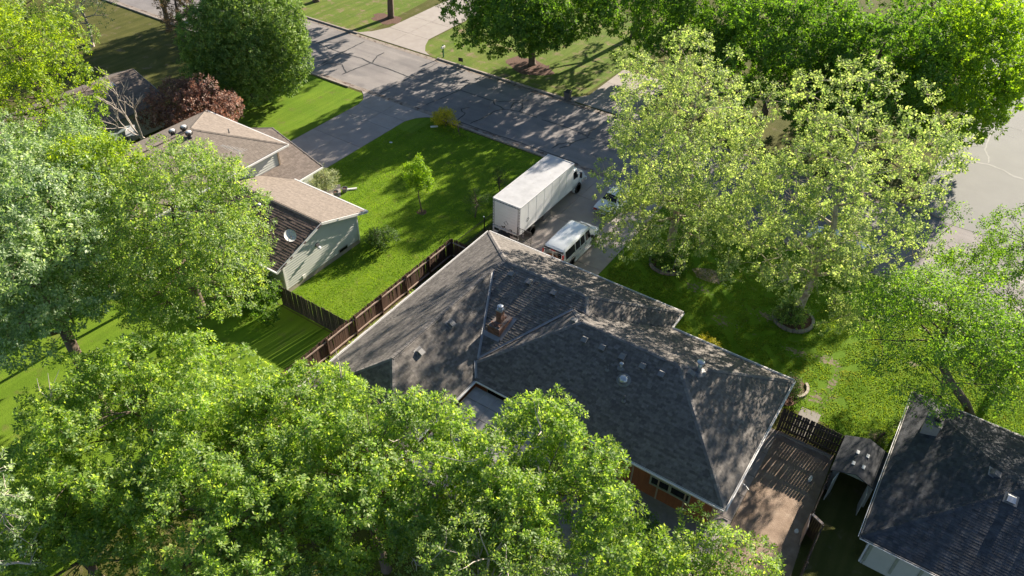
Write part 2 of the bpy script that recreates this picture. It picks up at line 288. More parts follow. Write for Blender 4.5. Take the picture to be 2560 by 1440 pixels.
for i, L in enumerate(CRK): ribbon(L, (.22 if i == 1 else .13 if i == 0 else .07), .015 + i * .0012, .04).build('crack', 'crackfill', side)
# kerbs: gutter pan then raised kerb, cast in 3 m lengths
def kerb(name, y0, y1, yk0, yk1, x0, x1, gaps):
    root = struct(name, MB().sheet([(x0, y0), (x1, y0), (x1, y1), (x0, y1)], .016), 'gutterpan')
    x = x0; src = None
    while x < x1:
        if not any(a < x + 1.5 < b for a, b in gaps):
            if src is None:
                src = MB().box((0, (yk0 + yk1) / 2, .07), (2.98, yk1 - yk0, .14)).build('kerb_length', 'kerb', root); src.location = (x + 1.5, 0, 0)
            else:
                c = src.copy(); COL.objects.link(c); c.location = (x + 1.5, random.uniform(-.01, .01), random.uniform(-.01, .005))
        x += 3
kerb('near_kerb', 53.85, 54.45, 53.62, 53.85, -140, 30, [(-55, -43.6), (-30, -19)])
kerb('far_kerb', 64.2, 64.8, 64.8, 65.03, -140, 0, [(-65.5, -53.5), (-36.5, -27)])
def slabs(name, cells, mat='concrete', th=.035, base='gutterpan'):
    r = MB()
    for k, p in enumerate(cells): r.sheet(p, .0125)
    root = r.build(name, base, kind='structure')
    for p in cells:
        cx = sum(q[0] for q in p) / len(p); cy = sum(q[1] for q in p) / len(p)
        q2 = []
        for x, y in p:
            d = Vector((cx - x, cy - y)); l = d.length; d /= l
            q2.append((x + d.x * .022, y + d.y * .022))
        MB().prism(q2, .0, th + random.uniform(-.004, .004)).build('slab', mat, root)
    return root
def grid(xs, ys): return [[(xs[i], ys[j]), (xs[i + 1], ys[j]), (xs[i + 1], ys[j + 1]), (xs[i], ys[j + 1])] for i in range(len(xs) - 1) for j in range(len(ys) - 1)]
def arc(cx, cy, r, a0, a1, n=7): return [(cx + r * math.cos(R(a0 + (a1 - a0) * i / n)), cy + r * math.sin(R(a0 + (a1 - a0) * i / n))) for i in range(n + 1)]
cells = grid([-52.55, -49.5, -46.45], [36.9, 41, 45.1, 49.3, 51.4])
cells += [[(-52.55, 51.4), (-49.5, 51.4), (-49.5, 53.85), (-54.3, 53.85), (-53.6, 53.3), (-52.9, 52.5)],
          [(-49.5, 51.4), (-46.45, 51.4), (-46.0, 52.5), (-45.3, 53.3), (-44.4, 53.85), (-49.5, 53.85)]]
slabs('neighbour_driveway', cells)
cells = grid([-28.9, -25.7, -22.5, -19.2], [38.2, 42, 46, 50, 53.85])
slabs('driveway', cells)
cells = grid([-63.3, -60.3, -57.2], [68.6, 73, 77.5, 82]) + [[(-60.3, 65.05), (-54.2, 65.05), (-55.4, 65.7), (-56.4, 67), (-57.2, 68.6), (-60.3, 68.6)], [(-65.4, 65.05), (-60.3, 65.05), (-60.3, 68.6), (-63.3, 68.6), (-64.2, 66.4)]]
slabs('far_driveway', cells)
cells = grid([-34.6, -31.6, -28.6], [67.2, 71, 75]) + [[(-36.6, 65.05), (-31.6, 65.05), (-31.6, 67.2), (-34.6, 67.2), (-35.4, 65.9)], [(-31.6, 65.05), (-27, 65.05), (-28, 65.9), (-28.6, 67.2), (-31.6, 67.2)]]
slabs('far_driveway', cells)
slabs('side_walkway', grid([-3.9, -2.85], [20, 22.6, 25.2, 27.0, 28.9, 30.5, 32.5, 34.6]), th=.04)
slabs('front_walkway', [[(-44.9, 37.6), (-43.0, 37.4), (-42.2, 38.0), (-43.6, 39.4)]], th=.05)
slabs('walkway', grid([0.5, 3.4, 6.3, 9.2, 12.1, 15], [52.0, 53.3]))
slabs('walkway', grid([-2.3, -1.1], [34.95, 36.2, 37.4]), mat='paver', th=.02)
# patio behind the house
px = [-18.6 + .82 * i for i in range(10)]; py = [17.5 + .82 * i for i in range(10)]
pr = struct('patio', MB().sheet([(-18.65, 17.45), (px[-1] + .05, 17.45), (px[-1] + .05, py[-1] + .05), (-18.65, py[-1] + .05)], .02), 'joint')
psrc = None
for i in range(9):
    for j in range(9):
        if psrc is None: psrc = MB().box((0, 0, .025), (.775, .775, .05)).build('paver', 'paver', pr); o = psrc
        else: o = psrc.copy(); COL.objects.link(o)
        o.location = (px[i] + .41, py[j] + .41, random.uniform(-.004, .004))
struct('patio_slab', MB().sheet([(-11.2, 17.5), (-3.95, 17.5), (-3.95, 26), (-11.2, 26)], .018), 'paver')

# ------------------------------------------------------------------ roofs with shingles
class Hip:
    def __init__(s, x0, x1, y0, y1, ze, sx0, sx1, sy0, sy1, sheets=None):
        s.__dict__.update(locals())
        s.pl = [(0, lambda x, y: ze + sx0 * (x - x0), (1, 0), sx0), (1, lambda x, y: ze + sx1 * (x1 - x), (-1, 0), sx1), (2, lambda x, y: ze + sy0 * (y - y0), (0, 1), sy0), (3, lambda x, y: ze + sy1 * (y1 - y), (0, -1), sy1)]
        s.pl = [p for p in s.pl if p[3] is not None]
    def h(s, x, y): return min(p[1](x, y) for p in s.pl)
def tri_tab(w, l, t, dz):      # wedge: butt edge raised, upper edge tucked in; local x across, y up-slope
    return [(-w / 2, 0, 0), (w / 2, 0, 0), (w / 2, l, 0), (-w / 2, l, 0), (-w / 2, 0, t), (w / 2, 0, t), (w / 2, l, .002), (-w / 2, l, .002)]
TABF = [(4, 5, 6, 7), (0, 1, 5, 4), (1, 2, 6, 5), (3, 0, 4, 7)]
def shingle_hips(hips, roofobj, mat, W=.30, E=.145, T=.009, singles=0, seed=1, planes=None, focus=(0, 0, 36.6), name='shingle'):
    rnd = random.Random(seed); tabs = []
    for hi, hp in enumerate(hips):
        for (pid, pz, up, sl) in hp.pl:
            if planes and (hi, pid) not in planes: continue
            nrm = math.sqrt(1 + sl * sl)
            v = Vector((up[0], up[1], sl)) / nrm; u = Vector((up[1], -up[0], 0)); n = u.cross(v)
            ox = {0: (hp.x0, hp.y0), 1: (hp.x1, hp.y0), 2: (hp.x0, hp.y0), 3: (hp.x0, hp.y1)}[pid]
            run = (hp.x1 - hp.x0) if pid < 2 else (hp.y1 - hp.y0); wid = (hp.y1 - hp.y0) if pid < 2 else (hp.x1 - hp.x0)
            run = run * (1 if len(hp.pl) < 4 else .66) * nrm
            for r in range(int(run / E)):
                off = rnd.choice([0, W / 2, W / 3, W * .7])
                for c in range(-1, int(wid / W) + 1):
                    a = c * W + off + W / 2; d = r * E
                    x = ox[0] + up[0] * (d + .04) / nrm; y = ox[1] + up[1] * (d + .04) / nrm
                    if pid < 2: y += a
                    else: x += a
                    if not (hp.x0 <= x <= hp.x1 and hp.y0 <= y <= hp.y1): continue
                    z = pz(x, y)
                    if z > hp.h(x, y) + .001: continue
                    if any(o is not hp and o.x0 < x < o.x1 and o.y0 < y < o.y1 and o.h(x, y) > z + .012 for o in hips): continue
                    m = Matrix(((u.x, v.x, n.x, x), (u.y, v.y, n.y, y), (u.z, v.z, n.z, z + .004), (0, 0, 0, 1)))
                    ends = all(hp.h(x + q * u.x, y + q * u.y) > z - .001 for q in (-W / 2, W / 2))
                    hw_ = 1
                    if not ends:
                        q = [q for q in (-W / 4, W / 4) if all(hp.h(x + e * u.x, y + e * u.y) > z - .004 for e in (q - W / 4, q + W / 4))]
                        if not q: continue
                        m = m @ Matrix.Translation((q[0], 0, 0)); hw_ = .5
                    tabs.append((m, hw_, (Vector((x, y, z)) - Vector(focus)).length, T * rnd.uniform(.7, 1.4)))
    tabs.sort(key=lambda q: q[2])
    k = 0; mb = MB(); srcs = {}
    for m, ends, dist, t in tabs:
        if k < singles and ends == 1:
            key = round(t, 3)
            if key not in srcs:
                me = bpy.data.meshes.new(name); me.from_pydata(tri_tab(W - .006, E + .03, key, 0), [], TABF); me.materials.append(M[mat]); srcs[key] = me
            o = link(name, srcs[key], roofobj); o.matrix_basis = m; k += 1
        else:
            mb.add([m @ Vector(p) for p in tri_tab(W * ends - .006, E + .03, t, 0)], TABF)
    if mb.v: mb.build(name + 's', mat, roofobj, kind='stuff')
def roof_sheets(mb, hp, gable=False):
    """flat faces of one hip under the shingles"""
    if gable == 'x':   # ridge along X between y0,y1
        ym = (hp.y0 + hp.y1) / 2; zr = hp.ze + hp.sy0 * (ym - hp.y0)
        mb.add([(hp.x0, hp.y0, hp.ze), (hp.x1, hp.y0, hp.ze), (hp.x1, ym, zr), (hp.x0, ym, zr), (hp.x0, hp.y1, hp.ze), (hp.x1, hp.y1, hp.ze)], [(0, 1, 2, 3), (3, 2, 5, 4)]); return
    if gable == 'y':
        xm = (hp.x0 + hp.x1) / 2; zr = hp.ze + hp.sx0 * (xm - hp.x0)
        mb.add([(hp.x0, hp.y0, hp.ze), (hp.x0, hp.y1, hp.ze), (xm, hp.y1, zr), (xm, hp.y0, zr), (hp.x1, hp.y0, hp.ze), (hp.x1, hp.y1, hp.ze)], [(0, 3, 2, 1), (3, 4, 5, 2)]); return
    w = hp.x1 - hp.x0; d = hp.y1 - hp.y0
    yr = (hp.sy0 * hp.y0 + hp.sy1 * hp.y1) / (hp.sy0 + hp.sy1)
    xr = (hp.sx0 * hp.x0 + hp.sx1 * hp.x1) / (hp.sx0 + hp.sx1)
    zy = hp.ze + hp.sy0 * (yr - hp.y0); zx = hp.ze + hp.sx0 * (xr - hp.x0)
    a = [(hp.x0, hp.y0, hp.ze), (hp.x1, hp.y0, hp.ze), (hp.x1, hp.y1, hp.ze), (hp.x0, hp.y1, hp.ze)]
    if zy <= zx:  # ridge along x
        p = (hp.x0 + (zy - hp.ze) / hp.sx0, yr, zy); q = (hp.x1 - (zy - hp.ze) / hp.sx1, yr, zy)
        mb.add(a + [p, q], [(0, 1, 5, 4), (1, 2, 5), (2, 3, 4, 5), (3, 0, 4)])
    else:
        p = (xr, hp.y0 + (zx - hp.ze) / hp.sy0, zx); q = (xr, hp.y1 - (zx - hp.ze) / hp.sy1, zx)
        mb.add(a + [p, q], [(0, 1, 4), (1, 2, 5, 4), (2, 3, 5), (3, 0, 4, 5)])
def caps(lines, roofobj, mat, E=.22, hw=.15, drop=.045, lift=.022, name='ridge_cap'):
    for a, b in lines:
        a = Vector(a); b = Vector(b); d = (b - a); L = d.length; d.normalize()
        r = d.cross(Vector((0, 0, 1))).normalized(); u = r.cross(d)
        me = bpy.data.meshes.new(name); Lc = E + .05
        v = [(-hw, 0, -drop), (0, 0, .012), (hw, 0, -drop), (-hw, Lc, -drop - .008), (0, Lc, .0), (hw, Lc, -drop - .008), (-hw, 0, -drop - .02), (hw, 0, -drop - .02)]
        me.from_pydata(v, [], [(0, 1, 4, 3), (1, 2, 5, 4), (6, 7, 2, 1, 0)]); me.materials.append(M[mat])
        for k in range(int(L / E)):
            p = a + d * (k * E) + u * lift
            o = link(name, me, roofobj)
            o.matrix_basis = Matrix(((r.x, d.x, u.x, p.x), (r.y, d.y, u.y, p.y), (r.z, d.z, u.z, p.z), (0, 0, 0, 1)))
def edge_run(pts, mb, w=.11, h=.12, z=None, out=1, closed=False):
    n = len(pts); rng = range(n if closed else n - 1)
    for i in rng:
        a = Vector(pts[i]); b = Vector(pts[(i + 1) % n]); mb.beam(a, b, w, h)
def slope_m(pt, up, sl):
    nrm = math.sqrt(1 + sl * sl); v = Vector((up[0], up[1], sl)) / nrm; u = Vector((up[1], -up[0], 0)); n = u.cross(v)
    return Matrix(((u.x, v.x, n.x, pt[0]), (u.y, v.y, n.y, pt[1]), (u.z, v.z, n.z, pt[2]), (0, 0, 0, 1)))
def box_vent(house, pt, up, sl, mat='vent', s=.40):
    """slant-back roof vent: flange and hood, open towards the eave"""
    m = slope_m(pt, up, sl)
    b = MB().add([m @ Vector(p) for p in ((-s * .8, -s * .7, .02), (s * .8, -s * .7, .02), (s * .8, s * .8, .02), (-s * .8, s * .8, .02))], [(0, 1, 2, 3)])
    f = b.build('roof_vent', 'vent', house)
    h = [(-s / 2, -s / 2, .06), (s / 2, -s / 2, .06), (s / 2, s * .6, .03), (-s / 2, s * .6, .03), (-s / 2, -s / 2 - .05, .21), (s / 2, -s / 2 - .05, .21), (s * .45, s * .25, .20), (-s * .45, s * .25, .20)]
    MB().add([m @ Vector(p) for p in h], [(4, 5, 6, 7), (1, 2, 6, 5), (3, 0, 4, 7), (2, 3, 7, 6)]).build('hood', mat, f)
    MB().add([m @ Vector(p) for p in ((-s / 2 + .01, -s / 2 + .03, .03), (s / 2 - .01, -s / 2 + .03, .03), (s / 2 - .01, -s / 2 + .02, .19), (-s / 2 + .01, -s / 2 + .02, .19))], [(0, 1, 2, 3)]).build('opening', 'black', f)
def pipe_vent(house, p, r=.045, h=.4, mat='greypl', cap=False):
    f = MB().lathe((p[0], p[1], p[2] - .15), [(r, 0), (r, h + .15), (r * .7, h + .15)], 10).build('vent_pipe', mat, house, True)
    MB().lathe((p[0], p[1], p[2] - .04), [(r * 3.4, -.03), (r * 3.2, .03), (r * 1.4, .10)], 10).build('collar', 'vent', f)
    if cap: MB().lathe((p[0], p[1], p[2] + h), [(r * 1.0, -.05), (r * 1.7, -.03), (r * 1.7, .05), (r * .5, .11)], 12).build('cap', 'galv', f)
def turbine(house, p, s=.22, mat='galv'):
    f = MB().lathe((p[0], p[1], p[2] - .2), [(s * .62, 0), (s * .6, .42), (s * .5, .42)], 12).build('turbine_vent', mat, house, True)
    b = MB()
    for k in range(14):
        a = 2 * math.pi * k / 14; pts = []
        for i in range(5):
            t = i / 4; rr = s * (.55 + .5 * math.sin(math.pi * (.12 + .76 * t))); aa = a + .5 * t
            pts.append((p[0] + rr * math.cos(aa), p[1] + rr * math.sin(aa), p[2] + .22 + .3 * t))
        v = []
        for i, q in enumerate(pts):
            aa = a + .5 * i / 4 + .36; rr = math.hypot(q[0] - p[0], q[1] - p[1]) * .93
            v += [q, (p[0] + rr * math.cos(aa), p[1] + rr * math.sin(aa), q[2])]
        b.add(v, [(2 * i, 2 * i + 1, 2 * i + 3, 2 * i + 2) for i in range(4)])
    b.build('fins', mat, f)
    MB().lathe((p[0], p[1], p[2] + .5), [(s * .8, 0), (s * .75, .03), (s * .3, .07)], 12).build('top_plate', 'vent_white', f, True)

# ------------------------------------------------------------------ main house
H1 = Hip(-26.9, -11.25, 25.3, 38.1, 2.8, .5, .5, .3, .5)
H2 = Hip(-26.9, -18.9, 18.0, 36.4, 2.79, .5, .6, .5, .5)
H3 = Hip(-20.4, -3.2, 25.4, 36.3, 2.75, .5, .5, .5, .5)
house = thing('house', 'low house with large grey shingled hip roof and brick chimney, in the centre', 'house', (-15, 30, 0))
rf = MB()
for h_ in (H1, H2, H3): roof_sheets(rf, h_)
outline = [(-26.9, 18), (-18.9, 18), (-18.9, 25.4), (-3.2, 25.4), (-3.2, 36.3), (-11.25, 36.3), (-11.25, 38.1), (-26.9, 38.1)]
rf.sheet(outline[::-1], 2.68)
roof = rf.build('roof', 'shingle_base', house)
shingle_hips([H1, H2, H3], roof, 'shingle', singles=300, seed=2, focus=(-10, 27, 5), planes=[(a, b) for a in range(3) for b in range(4) if (a, b) != (0, 2)])
shingle_hips([H1, H2, H3], roof, 'shingle', seed=3, T=.024, E=.17, planes=[(0, 2)])
caps([((-26.9, 38.1, 2.82), (-22.1, 33.3, 5.22)), ((-22.1, 33.3, 5.22), (-16.05, 33.3, 5.22)), ((-11.25, 38.1, 2.82), (-16.05, 33.3, 5.22)), ((-22.54, 32.5, 4.99), (-22.1, 33.3, 5.2)), ((-16.05, 33.3, 5.2), (-15.33, 32.1, 4.86)),
      ((-22.54, 22.36, 4.98), (-22.54, 32.5, 4.99)), ((-26.9, 18, 2.81), (-22.54, 22.36, 4.99)), ((-18.9, 18, 2.81), (-22.54, 22.36, 4.99)),
      ((-14.95, 30.85, 5.49), (-8.65, 30.85, 5.49)), ((-3.2, 36.3, 2.77), (-8.65, 30.85, 5.49)), ((-3.2, 25.4, 2.77), (-8.65, 30.85, 5.49)), ((-16.2, 32.1, 4.86), (-14.95, 30.85, 5.49)), ((-19.55, 26.25, 3.18), (-14.95, 30.85, 5.49))], roof, 'cap', E=.27)
for a, b in (((-22.45, 32.3, 4.93), (-19.55, 26.6, 3.2)), ((-19.55, 26.5, 3.2), (-16.25, 32.05, 4.88)), ((-18.88, 25.45, 2.82), (-19.55, 26.3, 3.2))):
    a = Vector(a); b = Vector(b); m = MB(); d = (b - a).normalized(); s_ = d.cross(Vector((0, 0, 1))).normalized() * .085
    up = Vector((0, 0, .075))
    m.add([a - s_ + up, a + Vector((0, 0, .03)), a + s_ + up, b - s_ + up, b + Vector((0, 0, .03)), b + s_ + up], [(0, 1, 4, 3), (1, 2, 5, 4)])
    m.build('valley_flashing', 'flash', roof)
# eaves trough: one length along each eave
oc = [(-26.96, 17.94), (-18.84, 17.94), (-18.84, 25.34), (-3.14, 25.34), (-3.14, 36.36), (-11.19, 36.36), (-11.19, 38.16), (-26.96, 38.16)]
for i in range(8):
    a, b = oc[i], oc[(i + 1) % 8]
    g = MB(); a = Vector((*a, 2.74)); b = Vector((*b, 2.74)); d = (b - a).normalized(); o_ = Vector((d.y, -d.x, 0))
    a2 = a + d * .05; b2 = b - d * .05
    g.beam(a2 + o_ * .055, b2 + o_ * .055, .012, .12); g.beam(a2 - o_ * .04 - Vector((0, 0, .05)), b2 - o_ * .04 - Vector((0, 0, .05)), .16, .012); g.beam(a2 - o_ * .05, b2 - o_ * .05, .012, .15)
    g.beam(a2 + o_ * .05 + Vector((0, 0, .065)), b2 + o_ * .05 + Vector((0, 0, .065)), .055, .012)
    g.build('gutter', 'gutter', house)
wl = [(-26.3, 18.6), (-19.5, 18.6), (-19.5, 26.0), (-3.8, 26.0), (-3.8, 35.7), (-11.85, 35.7), (-11.85, 37.5), (-26.3, 37.5)]
for i in range(8):
    a, b = wl[i], wl[(i + 1) % 8]; a = Vector((*a, 1.34)); b = Vector((*b, 1.34))
    d = (b - a).normalized()
    wall = MB().beam(a + d * .06, b + d * .06, .12, 2.68).build('wall', 'brown_wall', house)
    L = (b - a).length; o_ = Vector((d.y, -d.x, 0)); k = int(L / 1.55)
    if i in (1, 2, 3):
        for j in range(k + 1):
            p = a + d * (L * j / k)
            MB().box((p.x + o_.x * .075, p.y + o_.y * .075, 1.34), (.09, .05, 2.66) if abs(o_.y) > .5 else (.05, .09, 2.66)).build('batten', 'tan_trim', wall)
# rear windows of the right wing
for x in (-6.85, -5.68):
    w = MB()
    for a, b in (((x - .55, 1.84), (x + .55, 1.84)), ((x - .55, 1.16), (x + .55, 1.16))): w.beam((a[0], 25.89, a[1]), (b[0], 25.89, b[1]), .10, .08)
    for xx in (x - .55, x + .55): w.beam((xx, 25.886, 1.12), (xx, 25.886, 1.88), .08, .09)
    wf = w.build('window', 'green_trim', house)
    MB().box((x, 25.92, 1.5), (1.04, .02, .62)).build('pane', 'glass', wf)
for x0, t in ((-17.6, 1), (-13, 1)):
    wf = MB().box((x0, 25.9, 1.5), (1.6, .06, 1.2)).build('window', 'green_trim', house)
    MB().box((x0, 25.86, 1.5), (1.44, .02, 1.04)).build('pane', 'glass', wf)
gd = MB().box((-22.6, 37.57, 1.15), (4.9, .06, 2.2)).build('garage_door', 'siding', house)
pc = MB().prism([(-18.74, 18.2), (-11.6, 18.2), (-11.6, 25.22), (-18.74, 25.22)], 2.36, 2.44).build('patio_cover', 'gutter_dark', house)
for i in range(9):
    for j in range(7): MB().box((-18.32 + i * .79, 18.72 + j * 1.0, 2.465 + .01 * ((i * 7 + j * 3) % 3)), (.75, .96, .02)).build('cover_sheet', 'sheet', pc)
    MB().box((-18.72 + i * .79, 21.7, 2.455), (.035, 7.0, .03)).build('cover_batten', 'joint', pc)
# vents and pipes
for p in ((-14.24, 30.0, 5.03), (-13.06, 30.02, 5.04), (-11.75, 30.03, 5.04), (-10.45, 30.02, 5.04), (-9.3, 30.05, 5.06)): box_vent(house, p, (0, 1), .5, 'vent', .36)
box_vent(house, (-8.0, 30.95, 5.12), (-1, 0), .5, 'vent', .36); box_vent(house, (-15.45, 30.85, 5.20), (1, 0), .5, 'vent', .34)
for p in ((-21.2, 32.6, 4.99), (-19.86, 32.6, 4.99), (-17.96, 32.6, 4.99)): box_vent(house, p, (0, 1), .3, 'vent', .38)
for p in ((-21.85, 26.93, 4.56), (-21.85, 23.96, 4.56)): box_vent(house, p, (-1, 0), .6, 'vent', .36)
pipe_vent(house, (-11.53, 29.45, 4.77), .07, .3, 'galv', True); pipe_vent(house, (-12.17, 29.05, 4.57)); pipe_vent(house, (-10.46, 27.95, 4.02)); pipe_vent(house, (-7.67, 31.5, 5.0), .13, .75, 'galv', True)
pipe_vent(house, (-15.4, 28.0, 4.05), .03, .25)
dm = slope_m((-11.03, 28.9, 4.5), (0, 1), .5).to_3x3()
sk = MB().lathe((-11.03, 28.9, 4.5), [(.42, 0), (.40, .03), (.28, .08), (.28, .16)], 20, dm).build('skylight', 'vent', house)
MB().lathe((-11.03, 28.9, 4.5), [(.27, .16), (.25, .22), (.17, .29), (.06, .32)], 20, dm).build('dome', 'galv', sk, True)
# chimney of laid bricks
chim = MB().prism([(-20.1, 28.35), (-19.25, 28.35), (-19.25, 29.75), (-20.1, 29.75)], 3.3, 4.36).build('chimney', 'mortar', house)
bm_ = MB(); rr_ = random.Random(3)
def bricks(x0, x1, y0, y1, z0, z1, mb, bl=.2, bh=.062, g=.012):
    z = z0; k = 0
    while z < z1 - bh:
        for (ax, fixed, lo, hi) in (('x', y0, x0, x1), ('x', y1, x0, x1), ('y', x0, y0, y1), ('y', x1, y0, y1)):
            a = lo - (k % 2) * bl / 2
            while a < hi:
                s0 = max(a, lo); s1 = min(a + bl, hi)
                if s1 - s0 > .04:
                    d = rr_.uniform(.02, .035)
                    if ax == 'x': mb.box(((s0 + s1) / 2, fixed, z + bh / 2), (s1 - s0, d, bh))
                    else: mb.box((fixed, (s0 + s1) / 2, z + bh / 2), (d, s1 - s0, bh))
                a += bl + g
        z += bh + g; k += 1
bricks(-20.1, -19.25, 28.35, 29.75, 3.3, 4.36, bm_); bm_.build('bricks', 'brick', chim, kind='stuff')
fl = MB().prism([(-19.85, 28.9), (-19.5, 28.9), (-19.5, 29.25), (-19.85, 29.25)], 4.34, 5.25).build('flue_stack', 'clay', chim)
bm_ = MB(); bricks(-19.85, -19.5, 28.9, 29.25, 4.38, 5.22, bm_, .17); bm_.build('flue_bricks', 'brick', chim, kind='stuff')
MB().box((-19.68, 29.08, 5.28), (.44, .44, .05)).build('cap_slab', 'found', chim)
MB().lathe((-19.68, 29.08, 5.3), [(.14, 0), (.2, .03), (.2, .05), (.13, .07), (.13, .22), (.19, .24), (.18, .28), (.1, .31)], 18).build('chimney_cap', 'galv', chim)
b = MB()
for k in range(16): b.box((-19.68 + rr_.uniform(-.35, .35), 29.0 + rr_.choice([rr_.uniform(.35, .65), rr_.uniform(-.55, -.25)]), 4.39 + rr_.uniform(0, .05)), (.18, .09, .06), rr_.uniform(0, 3))
b.build('loose_bricks', 'brick', chim, kind='stuff')
MB().add([(-20.32, 28.05, 3.68), (-19.1, 28.05, 3.68), (-19.1, 28.36, 3.80), (-20.32, 28.36, 3.80)], [(0, 1, 2, 3)]).build('step_flashing', 'flash', chim)
MB().add([(-19.24, 28.2, 3.72), (-18.98, 28.2, 3.72), (-18.98, 29.9, 4.23), (-19.24, 29.9, 4.23)], [(0, 1, 2, 3)]).build('step_flashing', 'flash', chim)

# ------------------------------------------------------------------ neighbour house (left)
nb = thing('house', 'split-level neighbour house with tan roofs and grey siding, left of centre', 'house', (-43, 31, 0))
N1 = Hip(-46.6, -36.15, 25.75, 34.85, 2.7, None, None, .335, .335)
r1 = MB(); roof_sheets(r1, N1, 'x'); r1.sheet([(-46.6, 25.75), (-46.6, 34.85), (-36.6, 34.85), (-36.6, 25.75)], 2.62)
nroof = r1.build('roof', 'shingle_base', nb)
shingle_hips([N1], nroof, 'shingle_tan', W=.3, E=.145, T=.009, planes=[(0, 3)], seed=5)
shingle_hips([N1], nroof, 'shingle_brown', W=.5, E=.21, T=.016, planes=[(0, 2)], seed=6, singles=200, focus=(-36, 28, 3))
caps([((-46.6, 30.3, 4.24), (-36.15, 30.3, 4.24))], nroof, 'shingle_tan', E=.25)
N2 = Hip(-55.1, -45.2, 20.5, 35.9, 5.0, .4, .4, .4, .4)
r1 = MB(); roof_sheets(r1, N2); r1.sheet([(-55.1, 20.5), (-55.1, 35.9), (-45.2, 35.9), (-45.2, 20.5)], 4.9)
uroof = r1.build('upper_roof', 'shingle_base', nb)
shingle_hips([N2], uroof, 'shingle_tan', W=.33, E=.16, T=.012, seed=7)
caps([((-55.1, 35.9, 5.02), (-50.15, 30.95, 7.0)), ((-45.2, 35.9, 5.02), (-50.15, 30.95, 7.0)), ((-50.15, 25.4, 7.0), (-50.15, 30.95, 7.0)), ((-45.2, 20.5, 5.02), (-50.15, 25.45, 7.0))], uroof, 'shingle_tan', E=.27)
N3 = Hip(-54.6, -43.6, 31.0, 37.7, 2.6, .333, .333, None, None)
r1 = MB(); roof_sheets(r1, N3, 'y'); groof = r1.build('garage_roof', 'shingle_base', nb)
shingle_hips([N3], groof, 'shingle_far', W=.33, E=.16, T=.012, seed=8)
caps([((-49.1, 31, 4.43), (-49.1, 37.7, 4.43))], groof, 'shingle_far', E=.27)
# walls
def board_wall(parent, x, y0, y1, zfun, z0, E=.2, mat='siding', base='siding', side=1, holes=()):
    """lap siding on a wall facing +X"""
    w = MB().add([(x - .02 * side, y0, z0), (x - .02 * side, y1, z0)] + [(x - .02 * side, yy, zfun(yy) - .02) for yy in (y1, (y0 + y1) / 2, y0)], [(0, 1, 2, 3, 4)]).build('wall', base, parent)
    z = z0
    while True:
        ys = [y0 + (y1 - y0) * i / 60 for i in range(61)]; ok = [yy for yy in ys if zfun(yy) > z + E]
        if len(ok) < 2: break
        a, b_ = ok[0], ok[-1]
        MB().add([(x + .05 * side, a, z), (x + .05 * side, b_, z), (x + .004 * side, b_, z + E), (x + .004 * side, a, z + E), (x - .01, a, z), (x - .01, b_, z)], [(0, 1, 2, 3), (4, 5, 1, 0)]).build('siding_board', mat, w)
        z += E
    return w
gab = lambda y: 2.62 + .335 * (min(y - 25.75, 34.85 - y))
w = board_wall(nb, -36.5, 26.5, 34.1, gab, .42)
MB().box((-36.53, 30.3, .2), (.1, 7.7, .42)).build('foundation', 'found', nb)
MB().box((-36.46, 26.53, 1.45), (.09, .12, 2.3)).build('corner_board', 'gutter', nb); MB().box((-36.46, 34.07, 1.45), (.09, .12, 2.3)).build('corner_board', 'gutter', nb)
for a, b_ in (((-36.1, 25.7, 2.62), (-36.1, 30.3, 4.17)), ((-36.1, 34.9, 2.62), (-36.1, 30.3, 4.17))): MB().beam(a, b_, .05, .2).build('rake_board', 'gutter', nb)
MB().beam((-46.4, 34.92, 2.66), (-36.05, 34.92, 2.66), .12, .13).build('gutter', 'gutter', nb)
MB().beam((-46.4, 25.68, 2.66), (-36.05, 25.68, 2.66), .12, .13).build('gutter', 'gutter', nb)
MB().box((-41.5, 34.1, 1.33), (10, .12, 2.6)).build('wall', 'siding', nb); MB().box((-41.5, 26.5, 1.33), (10, .12, 2.6)).build('wall', 'siding', nb)
bw = MB().box((-36.46, 32.3, .52), (.05, .95, .34)).build('basement_window', 'gutter_dark', nb); MB().box((-36.43, 32.3, .52), (.02, .8, .22)).build('pane', 'glass', bw)
MB().box((-36.44, 28.2, .55), (.06, .28, .3)).build('meter_box', 'gutter', nb)
fl = MB().box((-36.40, 29.87, 2.42), (.12, .30, .22)).build('floodlight', 'greypl', nb)
MB().lathe((-36.25, 29.8, 2.25), [(.05, -.02), (.11, .02), (.13, .16), (.04, .19)], 12, Matrix.Rotation(R(60), 3, 'Y')).build('lamp_head', 'vent_white', fl)
w = board_wall(nb, -45.75, 22, 35.2, lambda y: 4.9, 2.6, E=.2)
MB().box((-45.72, 35.15, 3.7), (.14, .14, 2.4)).build('corner_board', 'tan_trim', nb)
MB().box((-50.2, 35.2, 3.7), (8.9, .12, 2.4)).build('wall', 'siding', nb)
MB().box((-54.5, 28.2, 2.4), (.12, 14, 4.8)).build('wall', 'siding', nb)
MB().box((-49.1, 37.1, 1.3), (9.6, .12, 2.6)).build('wall', 'siding', nb); MB().box((-44.2, 34, 1.25), (.12, 6.0, 2.5)).build('wall', 'siding', nb)
MB().box((-49.5, 37.19, 1.1), (5.2, .05, 2.15)).build('garage_door', 'siding_cream', nb)
for x0, x1, y0, y1, z in ((-55.15, -45.15, 35.95, 35.95, 4.94), (-45.15, -45.15, 20.5, 35.9, 4.94), (-43.55, -43.55, 31, 37.7, 2.54)):
    MB().beam((x0, y0, z), (x1, y1, z), .1, .13).build('gutter', 'gutter', nb)
for s in (-1, 1): MB().beam((-49.1 + s * 5.5, 37.74, 2.56), (-49.1, 37.74, 4.38), .05, .18).build('rake_board', 'gutter_dark', nb)
